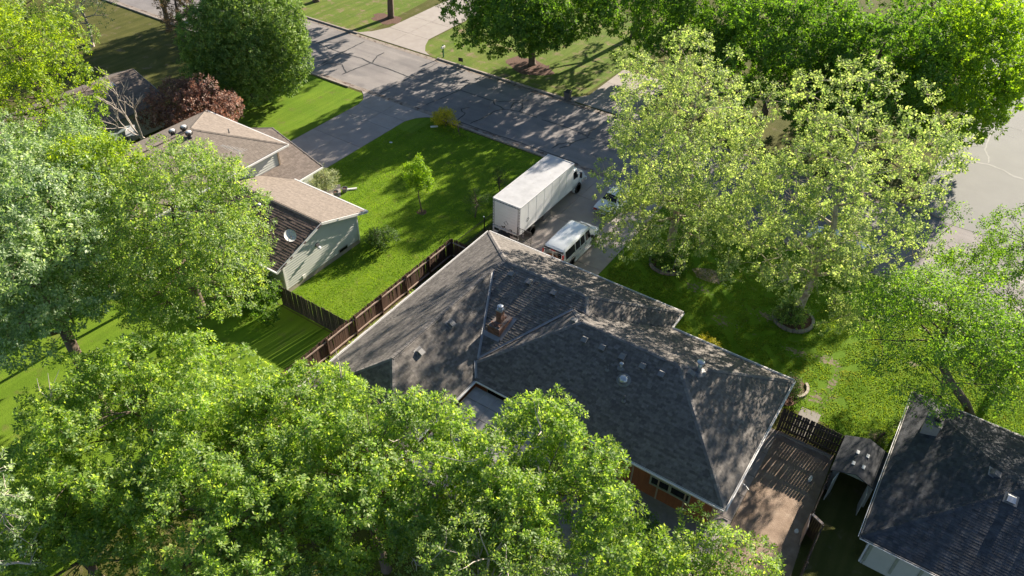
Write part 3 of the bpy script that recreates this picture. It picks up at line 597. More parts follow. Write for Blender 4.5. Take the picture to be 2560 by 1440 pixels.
for p in ((-50.3, 30.5, 6.85), (-49.5, 30.3, 6.72), (-50.5, 29.6, 6.85)): turbine(nb, p, .28, 'black')
turbine(nb, (-41.3, 29.2, 3.9), .2, 'greypl'); pipe_vent(nb, (-48.65, 33.2, 6.02), .05, .45, 'greypl')
b = MB()
b.tube([(-45.1, 31.2, 5.0), (-45.1, 31.2, 6.6)], .022, 6); b.tube([(-46.9, 31.1, 6.55), (-44.8, 31.3, 6.62)], .016, 5)
an = b.build('antenna', 'vent_white', nb)
b = MB()
for k in range(11):
    t = k / 10; c_ = Vector((-46.9 + 2.1 * t, 31.1 + .2 * t, 6.55 + .07 * t)); l_ = .18 + .3 * t
    b.tube([c_ - Vector((.05 * l_, l_, 0)), c_ + Vector((.05 * l_, l_, 0))], .010, 4)
b.build('elements', 'vent_white', an)
# dish
dn = MB(); dmr = (Vector((.55, -.25, .8))).normalized().to_track_quat('Z', 'Y').to_matrix()
dpos = (-36.85, 28.0, 4.15)
ds = MB().tube([(-36.95, 28.35, 3.6), (-36.95, 28.3, 3.85), (-36.88, 28.1, 4.05)], .03, 6).build('satellite_dish_mast', 'greypl', nb)
pr_ = [(.02, 0), (.15, .012), (.28, .045), (.38, .09), (.42, .115)]
v = []; n_ = 22
for r_, z_ in pr_:
    for j in range(n_): v.append(dmr @ Vector((r_ * math.cos(2 * math.pi * j / n_), 1.12 * r_ * math.sin(2 * math.pi * j / n_), z_)) + Vector(dpos))
f = [(i * n_ + j, i * n_ + (j + 1) % n_, (i + 1) * n_ + (j + 1) % n_, (i + 1) * n_ + j) for i in range(4) for j in range(n_)] + [tuple(range(n_))]
MB().add(v, f).build('satellite_dish', 'dish', ds, True)
MB().tube([Vector(dpos), Vector(dpos) + dmr @ Vector((0, -.3, .2)), Vector(dpos) + dmr @ Vector((0, -.15, .42))], .018, 5).build('feed_arm', 'greypl', ds)
# white sheet-metal hood seen among the trees by the back wall
wt = thing('roof_hood', 'white sheet-metal hood poking out of the foliage behind the tan roof', 'metal hood', (-58.6, 30.2, 0))
b = MB().box((-58.6, 30.2, 2.0), (.12, .12, 4.0)); b.build('post', 'greypl', wt)
MB().beam((-59.1, 29.9, 4.25), (-58.2, 30.4, 4.75), .9, .04).build('panel', 'vent_white', wt); MB().beam((-58.9, 30.9, 4.5), (-58.0, 30.3, 4.1), .8, .04).build('panel', 'vent_white', wt)
MB().beam((-59.3, 29.7, 4.2), (-58.8, 29.2, 3.9), .7, .04).build('panel', 'vent_white', wt)

# ------------------------------------------------------------------ far house (upper left)
fh = thing('house', 'small far house with brown gabled roof beside the purple tree, upper left', 'house', (-68.4, 30, 0))
F1 = Hip(-72.9, -63.9, 22, 38.0, 2.6, .4, .4, None, None)
r1 = MB(); roof_sheets(r1, F1, 'y'); froof = r1.build('roof', 'shingle_base', fh)
shingle_hips([F1], froof, 'shingle_far', W=.36, E=.18, T=.012, seed=9)
caps([((-68.4, 22, 4.4), (-68.4, 38, 4.4))], froof, 'shingle_far', E=.3)
for a, d in (((-72.4, 30, 1.3), (.12, 15.4, 2.6)), ((-64.4, 30, 1.3), (.12, 15.4, 2.6)), ((-68.4, 37.6, 1.3), (8, .12, 2.6))): MB().box(a, d).build('wall', 'siding_cream', fh)
MB().add([(-72.4, 37.62, 2.6), (-64.4, 37.62, 2.6), (-68.4, 37.62, 4.2)], [(0, 1, 2)]).build('gable', 'siding_cream', fh)
for s in (-1, 1): MB().beam((-68.4 + s * 4.5, 38.03, 2.56), (-68.4, 38.03, 4.36), .05, .16).build('rake_board', 'gutter_dark', fh)
box_vent(fh, (-67.6, 35.0, 4.08), (-1, 0), .4, 'vent_white', .5)

# ------------------------------------------------------------------ right house
rh = thing('house', 'house with very dark roof and pale panelled walls, at the lower right', 'house', (9, 33.7, 0))
R1 = Hip(3.03, 17.0, 27.9, 39.6, 2.7, .33, .33, .33, .33)
r1 = MB(); roof_sheets(r1, R1); r1.sheet([(3.03, 27.9), (3.03, 39.6), (17, 39.6), (17, 27.9)], 2.6)
rroof = r1.build('roof', 'shingle_base', rh)
shingle_hips([R1], rroof, 'shingle_dark', W=.3, E=.145, T=.011, seed=10, singles=0)
caps([((3.03, 27.9, 2.72), (8.88, 33.75, 4.63)), ((3.03, 39.6, 2.72), (8.88, 33.75, 4.63)), ((8.88, 33.75, 4.64), (11.2, 33.75, 4.64))], rroof, 'shingle_dark', E=.25)
for a, b_ in (((3.0, 27.85), (3.0, 39.65)), ((3.0, 27.85), (17, 27.85)), ((3.0, 39.65), (17, 39.65))):
    MB().beam((*a, 2.63), (*b_, 2.63), .05, .15).build('fascia', 'gutter_dark', rh)
    d = (Vector((*b_, 0)) - Vector((*a, 0))).normalized(); o_ = Vector((d.y, -d.x, 0)) * .09 * (-1 if a[1] > 30 or b_[1] > 39 and a[0] == b_[0] else 1)
    MB().beam((a[0] + o_.x, a[1] + o_.y, 2.67), (b_[0] + o_.x, b_[1] + o_.y, 2.67), .03, .03).build('gutter_lip', 'gutter', rh)
wall = MB().box((3.68, 33.75, 1.3), (.12, 10.5, 2.6)).build('wall', 'siding_cream', rh)
wall = MB().box((10.2, 28.5, 1.5), (13.0, .12, 2.2)).build('wall', 'siding_cream', rh)
MB().box((10.2, 28.56, .2), (13.0, .12, .4)).build('foundation', 'siding_cream', rh)
for x in (3.72, 5.0, 6.15, 7.3, 9.0, 11): MB().box((x, 28.42, 1.5), (.13, .05, 2.2)).build('panel_batten', 'green_trim', rh)
wf = MB().box((7.9, 28.42, 1.75), (1.1, .06, .9)).build('window', 'gutter', rh); MB().box((7.9, 28.38, 1.75), (.95, .02, .75)).build('pane', 'glass', rh)
MB().tube([(3.62, 28.55, 2.6), (3.55, 28.5, 1.5), (3.55, 28.5, .1)], .05, 6).build('downpipe', 'gutter', rh)
cc = MB().prism([(3.95, 36.2), (4.75, 36.2), (4.75, 37.0), (3.95, 37.0)], 2.9, 3.95).build('chimney', 'stone', rh)
MB().box((4.35, 36.6, 3.97), (.9, .9, .05)).build('chimney_top', 'greypl', cc); MB().box((4.5, 36.7, 4.08), (.3, .3, .2)).build('flue', 'black', cc)
MB().lathe((3.98, 36.7, 3.3), [(.05, 0), (.05, .9), (.03, .92)], 8).build('vent_pipe', 'galv', cc)
box_vent(rh, (8.5, 32.9, 4.38), (0, 1), .33, 'galv', .4); box_vent(rh, (7.6, 34.3, 4.2), (-1, 0), .33, 'greypl', .4)

# ------------------------------------------------------------------ shed
sh = thing('shed', 'small dark garden shed with open doors, behind the right fence', 'shed', (1.8, 33.3, 0))
for x in (.75, 2.85): MB().box((x, 33.3, .95), (.06, 2.5, 1.9)).build('wall', 'siding_cream', sh)
MB().box((1.8, 34.5, .95), (2.1, .06, 1.9)).build('wall', 'siding_cream', sh)
MB().add([(.75, 32.05, 1.9), (2.85, 32.05, 1.9), (1.8, 32.05, 2.35), (.75, 32.1, 1.9), (2.85, 32.1, 1.9), (1.8, 32.1, 2.35)], [(0, 1, 2), (5, 4, 3)]).build('gable', 'green_trim', sh)
for x in (.9, 2.7): MB().box((x, 32.08, .95), (.28, .05, 1.9)).build('front_panel', 'siding_cream', sh)
for s, nm in ((-1, 'roof'), (1, 'roof')):
    sr = MB().add([(1.8, 31.8, 2.46), (1.8, 34.75, 2.46), (1.8 + s * 1.22, 34.75, 1.94), (1.8 + s * 1.22, 31.8, 1.94), (1.8, 31.8, 2.40), (1.8, 34.75, 2.40), (1.8 + s * 1.22, 34.75, 1.88), (1.8 + s * 1.22, 31.8, 1.88)], [(0, 1, 2, 3), (7, 6, 5, 4), (0, 3, 7, 4), (3, 2, 6, 7)]).build(nm, 'shingle_dark', sh)
for x, y in ((1.55, 33.5), (2.08, 33.5), (1.55, 32.6), (2.08, 32.6)):
    z = 2.46 - abs(x - 1.8) * .426; s = 1 if x > 1.8 else -1
    MB().beam((x - .06, y - .13, z + .03 + s * .026), (x - .06, y + .13, z + .03 + s * .026), .16, .03).build('skylight', 'vent_white', sh)
for hx, a in ((1.03, 100), (2.57, 82)):
    d = Vector((math.cos(R(-a)), math.sin(R(-a)), 0)); p = Vector((hx, 32.04, .95))
    MB().beam(p, p + d * .78, .04, 1.85).build('door', 'siding_cream', sh)
# ------------------------------------------------------------------ fences
def fence(name, label, p0, p1, mat='fence', h=1.83, W=.14, side=1, rails=(.28, 1.5), post=2.4, railmat='fence_rail_lit', gap=.012, seed=1, loc=None):
    rnd = random.Random(seed); p0 = Vector((*p0, 0)); p1 = Vector((*p1, 0)); d = p1 - p0; L = d.length; d.normalize(); o_ = Vector((d.y, -d.x, 0)) * side
    root = thing(name, label, 'fence', (p0 + p1) / 2)
    n = int(L / (W + gap)); me = bpy.data.meshes.new('picket')
    b = MB().add([(-W / 2, -.01, 0), (W / 2, -.01, 0), (W / 2, -.01, h - .04), (W / 2 - .03, -.01, h), (-W / 2 + .03, -.01, h), (-W / 2, -.01, h - .04), (-W / 2, .01, 0), (W / 2, .01, 0), (W / 2, .01, h - .04), (W / 2 - .03, .01, h), (-W / 2 + .03, .01, h), (-W / 2, .01, h - .04)], [(0, 1, 2, 3, 4, 5), (11, 10, 9, 8, 7, 6)] + [(i, (i + 1) % 6, 6 + (i + 1) % 6, 6 + i)[::-1] for i in range(6)])
    me.from_pydata(b.v, [], b.f); me.materials.append(M[mat])
    rot = math.atan2(d.y, d.x)
    for i in range(n):
        q = p0 + d * ((i + .5) * L / n); o = link('picket', me, root)
        o.location = (q.x, q.y, rnd.uniform(-.03, .02)); o.rotation_euler = (rnd.uniform(-.012, .012), rnd.uniform(-.01, .01), rot)
    k = max(1, round(L / post))
    for i in range(k + 1):
        q = p0 + d * (L * i / k) + o_ * .06; MB().box((q.x, q.y, .9), (.09, .09, 1.8), rot).build('post', mat, root)
    for z in rails:
        for i in range(k):
            a = p0 + d * (L * i / k + .06) + o_ * .035; b_ = p0 + d * (L * (i + 1) / k - .06) + o_ * .035
            MB().beam((a.x, a.y, z), (b_.x, b_.y, z), .06, .10).build('rail', railmat, root)
    return root
fence('wood_fence', 'long brown wooden fence with sunlit rails, along the left side of the grey-roofed house', (-29.5, 18.3), (-29.5, 36.75), side=1, seed=1, post=2.6)
fence('wood_fence', 'short brown fence return between the side fence corner and the house', (-29.4, 36.8), (-26.4, 36.8), side=1, seed=2)
fence('wood_fence', 'dark weathered fence across the neighbour yard, between siding house and side fence', (-35.9, 25.5), (-29.6, 25.5), mat='fence_dark', side=-1, seed=3, rails=())
fence('wood_fence', 'dark fence with light gaps at the top of the bare dirt yard', (-3.0, 34.8), (.62, 34.8), mat='fence_dark', side=1, seed=4, railmat='fence_dark', gap=.017, post=1.8, rails=(.28, .9, 1.5))
fence('wood_fence', 'dark side fence between dirt yard and shed', (.62, 34.7), (.62, 28.7), mat='fence_dark', side=-1, seed=5, railmat='fence_dark', gap=.02)
fence('wood_fence', 'leaning dark fence piece beside the dirt yard, nearest the pale-walled house', (1.25, 28.2), (1.25, 20.5), mat='fence_dark', side=-1, seed=6, railmat='fence_dark')
gt = thing('gate', 'brown wooden gate standing open at the corner of the dirt yard', 'gate', (.9, 28.5, 0))
for k in range(6): MB().box((.62 + k * .11, 28.62 - k * .05, .9), (.105, .025, 1.75 + (k % 2) * .03), R(-24)).build('board', 'fence', gt)
MB().box((.95, 28.40, 1.78), (.7, .14, .05), R(-24)).build('top_rail', 'fence_rail_lit', gt); MB().box((.62, 28.1, .9), (.05, .9, 1.7), R(8)).build('side_panel', 'fence_rail_lit', gt)
# sill board at foot of the fence
MB_ = MB(); rr_ = random.Random(9)
for k in range(16): MB_.box((-2.75 + k * .2, 34.42 + rr_.uniform(-.03, .03), .09), (.23, .1 + rr_.uniform(0, .06), .15), rr_.uniform(-.06, .06))
tag(MB_.build('sill_boards', 'found'), 'pale broken boards lying along the foot of the dark fence', 'boards')
# iron fence
ir = thing('iron_fence', 'thin black metal fence from the wooden corner towards the truck', 'fence', (-29.4, 40.5, 0))
for z in (.2, 1.15): MB().beam((-29.5, 37.0, z), (-29.3, 45.2, z), .03, .03).build('rail', 'black', ir)
ps = None
for i in range(64):
    q = (-29.5 + .2 * i / 64, 37.05 + 8.1 * i / 64, .65)
    if ps is None: ps = MB().box((0, 0, 0), (.018, .018, 1.25)).build('bar', 'black', ir); b0 = ps; b0.location = q
    else: c = ps.copy(); COL.objects.link(c); c.location = q
for y in (37.1, 41, 45.1): MB().box((-29.4, y, .7), (.06, .06, 1.4)).build('post', 'black', ir)
MB().lathe((-29.45, 41, 1.4), [(.05, 0), (.07, .04), (.02, .09)], 8).build('post_cap', 'vent_white', ir)

# ------------------------------------------------------------------ vehicles
def loft(st, nseg=7):
    """st: (y, z_low, z_belt, z_top, w_low, w_belt, w_top); returns MB and side(y, t) -> (halfwidth, z) above the belt"""
    mb = MB(); rings = []
    for (y, zl, zb, zt, wl_, wb, wt_) in st:
        cr_ = .05 * wt_
        half = [(wl_ * .9, zl), (wl_, zl + .06), (wb, zl + (zb - zl) * .55), (wb * .995, zb), (wt_ + (wb - wt_) * .35, zb + (zt - zb) * .6), (wt_, zt - .05), (wt_ * .86, zt), (wt_ * .45, zt + cr_ * .8), (0, zt + cr_)]
        rings.append([(x, y, z) for x, z in half] + [(-x, y, z) for x, z in half[-2::-1]])
    n = len(rings[0]); v = [p for r_ in rings for p in r_]
    f = [(i * n + j, i * n + j + 1, (i + 1) * n + j + 1, (i + 1) * n + j) for i in range(len(st) - 1) for j in range(n - 1)]
    f += [(i * n, (i + 1) * n, (i + 1) * n + n - 1, i * n + n - 1) for i in range(len(st) - 1)]
    f += [tuple(range(n)), tuple(range((len(st) - 1) * n + n - 1, (len(st) - 1) * n - 1, -1))]
    mb.add(v, f)
    def at(y):
        for a, b in zip(st, st[1:]):
            if a[0] <= y <= b[0]:
                t = (y - a[0]) / (b[0] - a[0]); return [a[k] + (b[k] - a[k]) * t for k in range(7)]
        return list(st[-1])
    def side_(y, t):
        s = at(y); zb, zt, wb, wt_ = s[2], s[3], s[5], s[6]
        pts = [(wb * .995, zb), (wt_ + (wb - wt_) * .35, zb + (zt - zb) * .6), (wt_, zt - .05)]
        z = zb + (zt - .05 - zb) * t
        for p, q in zip(pts, pts[1:]):
            if z <= q[1] + 1e-6:
                k = (z - p[1]) / max(1e-6, q[1] - p[1]); return p[0] + (q[0] - p[0]) * k, z
        return pts[-1]
    return mb, side_
def T(mb, loc, rz):
    m = Matrix.Translation(loc) @ Matrix.Rotation(rz, 4, 'Z'); mb.v = [tuple(m @ Vector(p)) for p in mb.v]; return mb
def side_panel(side_, y0, y1, t0, t1, s, off=.012, slant=0, n=3, m=4):
    v = []
    for i in range(n + 1):
        t = t0 + (t1 - t0) * i / n
        for j in range(m + 1):
            y = y0 + (y1 - y0) * j / m + slant * (t - t0) * (1 if j < m / 2 else 0) * 0
            if j == m: y += slant * (t - t0)
            w_, z = side_(y, t); v.append((s * (w_ + off), y, z))
    f = [(i * (m + 1) + j, i * (m + 1) + j + 1, (i + 1) * (m + 1) + j + 1, (i + 1) * (m + 1) + j) for i in range(n) for j in range(m)]
    if s < 0: f = [q[::-1] for q in f]
    return MB().add(v, f)
def wheel(root, loc, rz, x, y, r, s, w=.24, rim='rim'):
    m3 = Matrix.Rotation(R(90) * s, 3, 'Y')
    ty = MB().lathe((x, y, r), [(r * .62, -w / 2), (r * .93, -w / 2), (r, -w * .36), (r, w * .36), (r * .93, w / 2), (r * .66, w / 2)], 22, m3)
    wh = T(ty, loc, rz).build('wheel', 'rubber', root, False)
    rm = MB().lathe((x, y, r), [(r * .64, w * .5), (r * .62, w * .42), (r * .52, w * .30), (r * .22, w * .34), (r * .18, w * .46), (r * .10, w * .48)], 18, m3)
    T(rm, loc, rz).build('rim', rim, wh)
    # dark wheel arch lip
    return wh
def arch(root, loc, rz, x, y, r, s):
    n = 14; v = [(x * s, y + r * math.cos(math.pi * i / n), r * .86 + r * math.sin(math.pi * i / n)) for i in range(n + 1)]
    b = MB().add(v, [tuple(range(n + 1)) if s > 0 else tuple(range(n, -1, -1))]); T(b, loc, rz).build('wheel_arch', 'black', root)

def van():
    loc = Vector((-22.36, 39.95, .035)); rz = 0
    t = thing('van', 'white passenger van parked on the driveway, tail to the grey-roofed house', 'van', (loc.x, loc.y + 2.9, 0))
    st = [(0, .46, 1.1, 1.78, .88, .93, .74), (.06, .40, 1.12, 1.93, .95, .99, .80), (.22, .36, 1.14, 2.02, .98, 1.0, .84), (2.2, .34, 1.14, 2.07, .99, 1.01, .86), (3.7, .34, 1.14, 2.06, .99, 1.01, .85), (4.0, .34, 1.13, 2.01, .99, 1.01, .82),
          (4.62, .34, 1.06, 1.40, .99, 1.0, .84), (4.8, .34, 1.03, 1.26, .98, 1.0, .86), (5.3, .36, .95, 1.12, .97, .97, .82), (5.55, .38, .86, 1.0, .93, .93, .78), (5.65, .42, .78, .86, .86, .86, .72)]
    b, sd = loft(st); body = T(b, loc, rz).build('body', 'carpaint', t, True)
    for s in (1, -1):
        for y0, y1, sl in ((.30, 1.62, 0), (1.74, 2.36, 0), (2.46, 3.06, 0), (3.24, 4.02, -.28)):
            T(side_panel(sd, y0, y1, .06, .86, s, slant=sl), loc, rz).build('side_window', 'glass', t)
        for y in (1.68, 2.41, 3.14, 4.12):    # door shut lines
            v = []
            for k, (z) in enumerate((.5, .8, 1.1)): v += [(s * 1.014, y - .008, z), (s * 1.014, y + .008, z)]
            T(MB().add(v, [(0, 1, 3, 2), (2, 3, 5, 4)]), loc, rz).build('door_seam', 'greypl', t)
        for y in (2.35, 3.22): T(MB().box((s * 1.03, y, 1.0), (.03, .14, .04)), loc, rz).build('door_handle', 'black', t)
        T(MB().box((s * 1.06, 2.75, .36), (.16, 2.5, .06)), loc, rz).build('running_board', 'vent_white', t)
        T(MB().box((s * 1.012, 2.7, .74), (.02, 3.1, .05)), loc, rz).build('side_moulding', 'vent_white', t)
        T(MB().box((s * 1.14, 4.0, 1.22), (.22, .1, .26)), loc, rz).build('mirror', 'black', t)
        for y in (1.30, 4.72):
            arch(t, loc, rz, 1.008, y, .47, s)
            wheel(t, loc, rz, s * .90, y, .37, s)
        T(MB().box((s * .865, -.0, 1.38), (.09, .10, .62)), loc, rz).build('tail_light', 'red', t)
        w_ = MB().add([(s * .04, -.03, 1.15), (s * .76, -.01, 1.15), (s * .70, .035, 1.72), (s * .04, .015, 1.74)], [(0, 1, 2, 3) if s > 0 else (3, 2, 1, 0)])
        T(w_, loc, rz).build('rear_window', 'glass_warm', t)
    f_ = MB()
    for s in (1, -1):
        f_.beam((s * .79, -.035, 1.12), (s * .735, .04, 1.76), .05, .04); f_.beam((s * .79, -.035, 1.12), (s * .02, -.045, 1.12), .05, .04); f_.beam((s * .735, .04, 1.77), (s * .02, .01, 1.77), .05, .04)
    f_.beam((0, -.045, .6), (0, .01, 1.77), .06, .04); T(f_, loc, rz).build('rear_door_frame', 'vent_white', t)
    T(MB().beam((-.82, .05, 1.87), (.82, .05, 1.87), .10, .12), loc, rz).build('rear_header', 'black', t)
    T(MB().beam((-.2, .0, 1.86), (.2, .0, 1.86), .09, .07), loc, rz).build('brake_light', 'red', t)
    T(MB().box((0, -.06, .5), (1.86, .18, .22)), loc, rz).build('rear_bumper', 'greypl', t); T(MB().box((0, 5.66, .5), (1.8, .16, .24)), loc, rz).build('front_bumper', 'greypl', t)
    T(MB().add([(-.80, 4.62, 1.44), (.80, 4.62, 1.44), (.76, 4.05, 2.0), (-.76, 4.05, 2.0)], [(0, 1, 2, 3)]), loc + Vector((0, .015, .035)), rz).build('windscreen', 'glass', t)
    for s in (1, -1): T(MB().box((s * .68, 5.62, .85), (.32, .08, .18)), loc, rz).build('headlight', 'vent_white', t)
van()

def truck():
    loc = Vector((-27.25, 40.95, .035)); rz = 0; W = 1.27
    t = thing('box_truck', 'big white box truck parked beside the lawn, roller door to the house', 'truck', (-27.25, 45.5, 0))
    b = MB().box((0, 4.0, 2.36), (2 * W, 8.0, 2.44)); T(b, loc, rz).build('cargo_box', 'white', t)
    T(MB().sheet([(-W + .03, .03), (W - .03, .03), (W - .03, 7.97), (-W + .03, 7.97)], 3.586), loc, rz).build('box_roof', 'truck_roof', t)
    e = MB()
    for s in (1, -1): e.box((s * (W - .01), 4, 3.6), (.06, 8.04, .05)); e.box((s * (W - .005), 4, 1.14), (.05, 8.04, .09))
    e.box((0, .0, 3.6), (2 * W, .06, .05)); e.box((0, 8.0, 3.6), (2 * W, .06, .05)); T(e, loc, rz).build('edge_rail', 'vent', t) if False else T(e, loc, rz).build('edge_rail', 'vent_white', t)
    for s in (1, -1):
        for k in range(1, 7): T(MB().box((s * (W + .003), k * 1.15, 2.36), (.008, .02, 2.34)), loc, rz).build('side_seam', 'white', t)
    # roller door of eight slats inside a frame
    d = MB().box((0, -.02, 2.36), (2.5, .05, 2.44)); fr = T(d, loc, rz).build('door_frame', 'white', t)
    for k in range(8): T(MB().box((0, -.06, 1.36 + k * .275), (2.16, .03, .268)), loc, rz).build('door_slat', 'white', fr)
    b = MB()
    for z in (1.2, 3.5):
        for k in range(9): b.box((-1.08 + k * .27, -.062, z), (.15, .012, .035))
    for s in (1, -1):
        for k in range(9): b.box((s * 1.2, -.062, 1.35 + k * .26), (.03, .012, .15))
        b.box((s * 1.10, -.062, 2.36), (.018, .02, 2.25))
    b.box((0, -.062, 1.225), (2.2, .02, .02)); b.box((0, -.062, 3.47), (2.2, .02, .015))
    T(b, loc, rz).build('marking_tape', 'black', t)
    b = MB(); c0 = Vector((.02, -.085, 1.75)); q = .21
    P4 = [c0 + Vector((0, 0, q)), c0 + Vector((q, 0, 0)), c0 - Vector((0, 0, q)), c0 - Vector((q, 0, 0))]
    for i in range(4): b.beam(P4[i], P4[(i + 1) % 4], .012, .022, up=(0, 1, 0))
    T(b, loc, rz).build('placard_outline', 'black', t)
    b = MB(); c0 = Vector((W + .012, 1.1, 2.0)); q = .17
    P4 = [c0 + Vector((0, 0, q)), c0 + Vector((0, q, 0)), c0 - Vector((0, 0, q)), c0 - Vector((0, q, 0))]
    for i in range(4): b.beam(P4[i], P4[(i + 1) % 4], .02, .012, up=(1, 0, 0))
    T(b, loc, rz).build('placard_outline', 'greypl', t)
    b = MB(); b.box((-.25, -.09, 1.33), (.3, .05, .06)); b.box((-.1, -.1, 1.38), (.08, .05, .1)); b.box((.45, -.09, 1.3), (.16, .04, .05)); b.box((.55, -.1, 1.27), (.05, .05, .12)); T(b, loc, rz).build('latch', 'black', t)
    # liftgate, bumper and dark gap below
    b = MB(); b.box((0, -.1, .88), (2.4, .10, .5)); T(b, loc, rz).build('liftgate', 'vent_white', t)
    b = MB()
    for x in (-.8, -.15, .5, 1.0): b.box((x, -.16, .92), (.45, .03, .2))
    T(b, loc, rz).build('gate_opening', 'black', t)
    T(MB().box((0, 4.3, .80), (.95, 9.6, .34)), loc, rz).build('chassis', 'black', t)
    # cage panel swung out behind
    b = MB(); z0, z1 = 1.2, 2.15
    for x in (1.35, 1.98, 2.62): b.box((x, -.5, (z0 + z1) / 2), (.035, .035, z1 - z0))
    for z in (z0, z1): b.box((1.98, -.5, z), (1.3, .035, .035))
    for k in range(7): b.box((1.46 + k * .17, -.5, (z0 + z1) / 2), (.010, .010, z1 - z0))
    for k in range(5): b.box((1.98, -.5, z0 + .16 * (k + 1)), (1.26, .010, .010))
    b.box((1.35, -.3, 1.2), (.03, .4, .03)); b.box((2.62, -.5, .62), (.035, .035, 1.2)); b.box((1.35, -.5, .62), (.035, .035, 1.2))
    T(b, loc, rz).build('cage_panel', 'black', t); T(MB().box((1.9, -.52, 1.62), (.16, .04, .26)), loc, rz).build('gate_lock', 'greypl', t)
    for y in (1.75, 9.35):
        for s in (1, -1):
            wheel(t, loc, rz, s * (1.10 if y < 5 else 1.02), y, .50, s, .28 if y > 5 else .5)
    for s in (1, -1): T(MB().box((s * 1.1, 3.9, .8), (.5, 1.1, .5)), loc, rz).build('fuel_tank', 'greypl', t)
    # cab and bonnet
    st = [(8.15, .75, 1.75, 2.45, 1.10, 1.12, .98), (8.3, .7, 1.75, 2.55, 1.12, 1.14, 1.0), (9.1, .7, 1.72, 2.56, 1.12, 1.14, .98), (9.62, .8, 1.62, 1.78, 1.08, 1.08, .90), (9.8, .8, 1.5, 1.66, 1.05, 1.0, .78), (10.6, .75, 1.3, 1.5, 1.0, .92, .70), (10.78, .7, 1.1, 1.25, .95, .85, .62)]
    b, sd = loft(st); T(b, loc, rz).build('cab', 'carpaint', t, True)
    for s in (1, -1):
        T(side_panel(sd, 8.4, 9.1, .05, .85, s, slant=.2), loc, rz).build('side_window', 'glass', t)
        T(MB().box((s * 1.36, 9.2, 1.95), (.18, .12, .5)), loc, rz).build('mirror', 'black', t); T(MB().beam((s * 1.1, 9.3, 2.1), (s * 1.34, 9.25, 2.1), .03, .03), loc, rz).build('mirror_arm', 'black', t)
        T(MB().box((s * .72, 10.78, 1.05), (.26, .1, .18)), loc, rz).build('headlight', 'vent_white', t)
        T(MB().lathe((s * .92, 9.4, .62), [(.60, -.16), (.66, -.1), (.66, .1), (.55, .16)], 16, Matrix.Rotation(R(90), 3, 'Y')), loc, rz).build('wing', 'carpaint', t)
    T(MB().add([(-.86, 9.62, 1.83), (.86, 9.62, 1.83), (.86, 9.15, 2.5), (-.86, 9.15, 2.5)], [(0, 1, 2, 3)]), loc + Vector((0, .03, .02)), rz).build('windscreen', 'glass', t)
    T(MB().box((0, 10.85, .7), (2.1, .18, .3)), loc, rz).build('front_bumper', 'vent_white', t)
truck()

def car(name, label, loc, rz, paint='carpaint'):
    loc = Vector(loc); t = thing(name, label, 'car', loc)
    st = [(0, .42, .70, .80, .78, .80, .70), (.12, .30, .80, .93, .86, .88, .74), (.7, .26, .85, 1.0, .89, .91, .76), (1.05, .24, .86, 1.08, .89, .91, .72), (1.7, .24, .87, 1.42, .89, .91, .60), (2.9, .24, .87, 1.44, .89, .91, .61), (3.6, .24, .84, 1.0, .89, .91, .72), (4.4, .28, .72, .84, .87, .87, .70), (4.65, .36, .6, .68, .78, .78, .62)]
    for i, s in enumerate(st): st[i] = (s[0] - 2.3, *s[1:])
    b, sd = loft(st); T(b, loc, rz).build('body', paint, t, True)
    for s in (1, -1):
        T(side_panel(sd, -1.0, .02, .12, .86, s, slant=0), loc, rz).build('side_window', 'glass', t); T(side_panel(sd, .08, .95, .12, .82, s, slant=-.25), loc, rz).build('side_window', 'glass', t)
        for y in (-1.45, 1.35): arch(t, loc, rz, .905, y, .36, s); wheel(t, loc, rz, s * .82, y, .32, s, .2)
        T(MB().box((s * .64, -2.3, .72), (.3, .06, .14)), loc, rz).build('tail_light', 'red', t); T(MB().box((s * .6, 2.3, .6), (.3, .08, .12)), loc, rz).build('headlight', 'vent_white', t)
        T(MB().box((s * .98, .85, .95), (.16, .1, .12)), loc, rz).build('mirror', paint, t)
    T(MB().add([(-.64, 1.28, 1.02), (.64, 1.28, 1.02), (.54, .66, 1.42), (-.54, .66, 1.42)], [(0, 1, 2, 3)]), loc + Vector((0, .0, .05)), rz).build('windscreen', 'glass', t)
    T(MB().add([(-.64, -1.2, 1.10), (.64, -1.2, 1.10), (.54, -.66, 1.41), (-.54, -.66, 1.41)], [(3, 2, 1, 0)]), loc + Vector((0, 0, .05)), rz).build('rear_window', 'glass', t)
car('parked_car', 'white car on the driveway ahead of the van, hidden under tree branches', (-22.6, 50.4, .035), 0)
car('parked_car', 'white car at the kerb behind the right pale-leaved tree', (-5.4, 55.5, .014), R(-90))

# ------------------------------------------------------------------ street furniture
def mailbox(label, x, y, box='vent_white', post='gutter', rz=0):
    t = thing('mailbox', label, 'mailbox', (x, y, 0))
    MB().box((x, y, .55), (.12, .12, 1.1)).build('post', post, t)
    b = MB(); n = 8; L = .26
    v = []
    for yy in (-L, L):
        v += [(-.11, yy, 0), (.11, yy, 0)] + [(.11 * math.cos(math.pi * i / n), yy, .12 + .11 * math.sin(math.pi * i / n)) for i in range(n + 1)]
    k = n + 3; b.add(v, [tuple(range(k)), tuple(range(2 * k - 1, k - 1, -1))] + [(i, (i + 1) % k, k + (i + 1) % k, k + i) for i in range(k)])
    m = Matrix.Translation((x, y, 1.1)) @ Matrix.Rotation(rz, 4, 'Z'); b.v = [tuple(m @ Vector(p)) for p in b.v]; bo = b.build('box', box, t)
    MB().box((x + .12, y, 1.3), (.015, .05, .16)).build('flag', 'red', t)
    return t
m_ = mailbox('white mailbox on a dark green post beside the far driveway mouth', -52.7, 65.65, 'vent_white', 'green_post'); MB().beam((-52.7, 65.4, .8), (-52.7, 65.65, .45), .07, .07).build('brace', 'green_post', m_); MB().box((-52.7, 65.65, 1.42), (.1, .1, .14)).build('post_top', 'green_post', m_)
